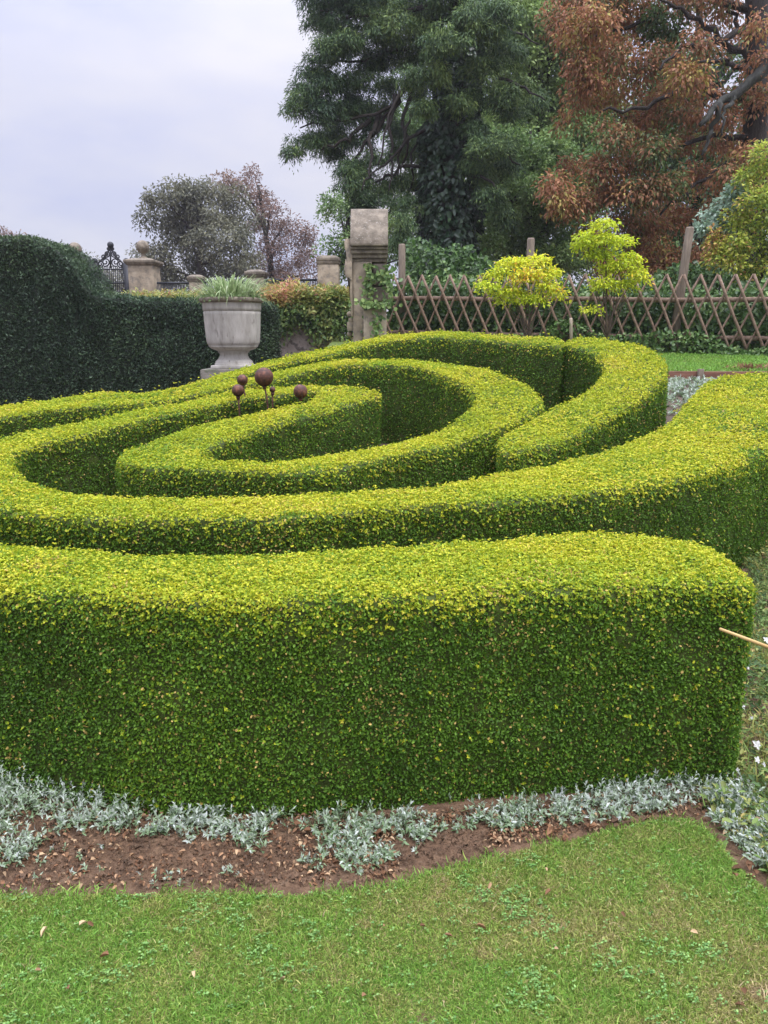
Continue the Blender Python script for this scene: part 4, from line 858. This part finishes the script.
def blob(x0, x1, y0, y1, n, r, dy=1.5, dt=.1):
    return [(rng.uniform(x0, x1), rng.uniform(y0, y1), r*rng.uniform(.7, 1.3), r*rng.uniform(.5, .9), rng.uniform(-dy, dy), rng.normal(0, dt)) for _ in range(n)]
G = 'trees beyond the fence'
simple_tree('broadleaf_tree', 'tall light green broadleaf tree between the conifer and the copper tree', 29, 540, (540, -60), blob(500, 610, -40, 120, 34, 26)+blob(495, 600, 120, 215, 20, 22), 'green', .16, .085, .78, 80, 34, G, .4, tuft=.5)
simple_tree('broadleaf_tree', 'dense mid green tree low between the ivy trunk and the copper leaves', 24, 535, (530, 130), blob(485, 590, 135, 260, 38, 19), 'green', .12, .07, .6, 80, 40, G, .2, tuft=.36)
simple_tree('broadleaf_tree', 'olive green tree showing behind the stone gate end left of the conifer', 30, 350, (345, 190), blob(326, 372, 190, 262, 20, 12)+blob(345, 420, 205, 275, 12, 14), 'green', .13, .07, .6, 70, 44, G, .2, tuft=.4)
simple_tree('broadleaf_tree', 'dark leafy tree in the shade behind the copper tree', 31, 700, (700, -40), blob(640, 800, 140, 270, 26, 30)+blob(560, 690, 60, 200, 18, 28)+blob(560, 700, 235, 285, 12, 20)+blob(745, 830, -30, 120, 14, 22)+blob(690, 760, 60, 200, 9, 16), 'dkgreen', .17, .10, .45, 60, 26, G, .4, tuft=.55)
simple_tree('broadleaf_tree', 'shaded green tree filling the gap behind the conifer boughs', 33, 440, (440, 40), blob(395, 480, 90, 260, 22, 22)+blob(470, 560, 30, 200, 20, 26)+blob(470, 570, 235, 285, 10, 18), 'green', .16, .08, .4, 60, 26, G, .35, tuft=.5)
# far trees over the terrace
G2 = 'far trees beyond the terrace'
CLf = [(158, 195, 16, 11), (180, 188, 20, 10), (205, 188, 20, 10), (228, 195, 18, 11), (150, 215, 10, 9), (175, 210, 22, 13), (205, 212, 24, 14), (235, 216, 20, 13), (185, 235, 22, 14), (215, 240, 24, 14), (240, 240, 16, 13), (165, 250, 14, 12), (195, 260, 26, 12), (230, 265, 22, 12), (175, 275, 30, 10), (172, 225, 12, 10), (155, 265, 10, 10), (250, 262, 14, 12)]
CLf = [(*c, rng.uniform(-2, 2), rng.normal(0, .12)) for c in CLf]
simple_tree('spreading_tree', 'rounded grey green tree far behind the terrace piers', 46, 198, (198, 205), CLf, 'far_olive', .20, .10, .5, 110, 50, G2, .4, tuft=.6, base_z=2.2, droop=.4)
CLf = [(240, 182, 12, 9), (256, 195, 12, 10), (270, 208, 12, 9), (262, 225, 14, 11), (285, 225, 12, 10), (300, 238, 12, 10), (275, 245, 16, 11), (298, 258, 14, 11), (270, 265, 18, 10), (310, 260, 8, 9), (290, 275, 22, 8), (250, 172, 7, 6), (228, 180, 8, 6), (306, 228, 7, 7), (318, 272, 10, 8)]
CLf = [(*c, rng.uniform(-2, 2), rng.normal(0, .12)) for c in CLf]
simple_tree('spreading_tree', 'brownish thin crowned tree far behind the urn', 52, 275, (258, 185), CLf, 'far_brown', .19, .09, .5, 100, 55, G2, .35, tuft=.62, base_z=2.2, hug=.2)
simple_tree('spreading_tree', 'small pale tree top far off beside the ball topped pier', 60, 68, (68, 250), [(62, 250, 9, 6), (75, 255, 10, 7), (85, 262, 9, 7), (58, 262, 10, 8), (92, 275, 14, 9), (70, 275, 16, 9)], 'far_olive', .22, .11, .5, 80, 36, G2, .25, tuft=.6, base_z=2.2)
simple_tree('spreading_tree', 'pale far tree top peeping over the yew hump at the left edge', 60, 8, (6, 235), [(3, 232, 8, 5), (14, 238, 8, 5), (-8, 236, 8, 6), (5, 248, 16, 8)], 'far_brown', .22, .11, .6, 80, 36, G2, .25, tuft=.6, base_z=2.2)
simple_tree('spreading_tree', 'low hazy tree line far behind the iron gate', 75, 130, (120, 270), blob(90, 160, 268, 285, 14, 12, 3)+[(135, 250, 9, 10), (150, 256, 9, 8)], 'far_olive', .26, .13, .6, 70, 30, G2, .25, tuft=.8, base_z=2.2)

# two yellow maples before the fence
Ym = 14.15; G3 = 'yellow maples by the fence'
def maple(lab, base_px, CL, tint):
    b = np.array([X_(base_px, Ym, 330), Ym, float(lawn_z(0, Ym))]); t = thing('maple_shrub', lab, 'maple', tuple(b), G3)
    st = MB(); fork = b+[.02, 0, .3]; limb(st, [b, fork], .03, .025, 6, .005)
    for c in CL:
        q = at(c[0], c[1]+c[3]*.3, Ym+c[4]); limb(st, [fork, fork*.5+q*.5+[0, 0, .08], q], .016, .004, 5, .012)
    st.build('stems', M['twig'], t, smooth=True)
    fo = MB(); clumps(fo, CL, Ym, .07, .034, tint, 26, sub=170, droop=.3, hug=.1, tuft=.10, spread=.95, tvar=.15, zs=.28); fo.build('crown', M['lime'], t)
maple('yellow maple with some orange leaves against the left part of the lattice fence', 527, [(500, 272, 14, 6, 0, -.1), (490, 284, 8, 7, -.1, -.1), (520, 260, 14, 6, .1, .1), (540, 258, 12, 6, 0, .05), (530, 275, 16, 7, -.1, .25), (552, 270, 10, 6, 0, .1), (548, 285, 14, 6, -.1, .1), (512, 290, 14, 6, 0, -.05), (535, 297, 12, 6, -.1, -.15), (560, 292, 6, 5, 0, .1), (505, 262, 8, 5, .1, 0), (503, 297, 8, 5, 0, -.1)], .52)
maple('taller lime green maple with layered branches in front of the copper tree', 606, [(605, 222, 12, 6, 0, 0), (585, 236, 12, 6, 0, -.05), (604, 238, 16, 7, -.1, 0), (625, 240, 9, 5, 0, .05), (600, 252, 16, 6, .1, -.1), (630, 254, 10, 6, -.1, .05), (615, 264, 18, 6, 0, .05), (635, 272, 11, 5, -.1, .1), (603, 282, 12, 6, -.1, .05), (625, 282, 14, 5, 0, .1), (640, 277, 6, 4, 0, .15), (592, 307, 6, 4, -.15, .1), (582, 244, 7, 5, 0, 0)], .38)
# shrub at the right edge
CLs = [(765, 165, 14, 10, 0, .0), (745, 175, 10, 8, 0, 0), (755, 195, 16, 10, -.3, .05), (738, 215, 14, 9, 0, .05), (762, 222, 14, 11, -.3, 0), (745, 240, 16, 10, -.3, .1), (768, 250, 14, 12, 0, 0), (730, 258, 16, 9, -.2, .15), (755, 268, 16, 9, 0, .1), (785, 200, 20, 18, 0, 0), (785, 250, 18, 16, 0, 0), (720, 240, 9, 7, 0, .45), (708, 255, 10, 6, 0, .5), (760, 150, 8, 6, 0, -.1), (712, 232, 7, 5, 0, .5)]
simple_tree('yellow_shrub', 'tall yellow green shrub with some orange leaves at the right edge behind the fence', 16.2, 765, (765, 175), CLs, 'yelgreen', .085, .045, .42, 46, 75, None, .05, tuft=.17, tvar=.2)
CLs = [(728, 200, 9, 6), (715, 212, 9, 6), (735, 188, 8, 5), (720, 225, 8, 5), (742, 200, 7, 5), (705, 225, 8, 5)]
simple_tree('variegated_shrub', 'pale blue green shrub tucked beside the tall yellow green shrub', 16.5, 722, (722, 200), CLs, 'pale_leaf', .10, .07, .5, 50, 80, None, .03, tuft=.18)
# undergrowth behind and through the fence
mb = MB(); n = 26000; s_ = rng.uniform(-.3, LEN+1.5, n); off = -rng.uniform(.1, 1.6, n); xy = A+U*s_[:, None]+Nn*off[:, None]
hmax = 1.25+.35*noise(np.c_[xy, 0*s_], .9)-.15*ss(3.2, 4.5, xy[:, 0])+.5*ss(6.5, 9, xy[:, 0]); z = np.array(lawn_z(xy[:, 0], xy[:, 1]))+rng.random(n)**.8*hmax
leaves6(mb, np.c_[xy, z], rand_unit(n)-[0, 0, .35], np.array([0, -.7, .6])+rand_unit(n)*.7, .11*rng.uniform(.5, 1.35, n), .085*rng.uniform(.5, 1.2, n), np.clip(.42+.2*noise(np.c_[xy, z], 1.6, 2)+rng.normal(0, .2, n), 0, 1))
n = 5000; s_ = rng.uniform(1.2, LEN+1.5, n); off = np.abs(rng.normal(.0, .12, n)); xy = A+U*s_[:, None]+Nn*off[:, None]; P3 = np.c_[xy, 0*s_]
hmax = np.clip(.16+.2*noise(P3, 1.3, 1), .04, 1)+.5*np.exp(-((xy[:, 0]-3.6)/.45)**2); z = np.array(lawn_z(xy[:, 0], xy[:, 1]))+rng.random(n)*hmax
leaves6(mb, np.c_[xy, z], rand_unit(n)-[0, 0, .35], np.array([0, -.7, .6])+rand_unit(n)*.7, .085*rng.uniform(.5, 1.3, n), .065*rng.uniform(.5, 1.2, n), np.clip(.5+rng.normal(0, .2, n), 0, 1))
tag(mb.build('undergrowth', M['dkgreen'], None), 'dark green leafy undergrowth behind and through the lattice fence', 'undergrowth', kind='stuff')
mb = MB(); n = 34000; xs_ = rng.uniform(.5, 16, n); yy = rng.uniform(17.4, 18.6, n); z = 1.2+rng.random(n)*(2.2+.4*noise(np.c_[xs_, 0*xs_, 0*xs_], .8)+.2*ss(5, 9, xs_)-.7*ss(3.2, 4.5, xs_))
leaves6(mb, np.c_[xs_, yy, z], rand_unit(n)-[0, 0, .3], np.array([0, -.8, .5])+rand_unit(n)*.6, rng.uniform(.07, .13, n), rng.uniform(.05, .1, n), rng.uniform(0, .6, n))
tag(mb.build('undergrowth', M['dkgreen'], None), 'deep shaded bank of leaves below the trees beyond the fence', 'undergrowth', kind='stuff')

# ------------------------------------------------------------------ damp autumn air
hm, hnt, HN, HL = newmat('damp_air'); pv = HN.new('ShaderNodeVolumePrincipled'); pv.inputs['Color'].default_value = (.93, .93, 1, 1)
pv.inputs['Density'].default_value = .0006; pv.inputs['Anisotropy'].default_value = .2
ho = HN.new('ShaderNodeOutputMaterial'); HL.new(pv.outputs[0], ho.inputs['Volume'])
mb = MB(); box(mb, (-115, -28, -40), (115, 175, 40)); hz = mb.build('haze', hm, None); tag(hz, 'thin pale haze softening the far trees', 'haze', kind='stuff')
scene.cycles.volume_bounces = 1
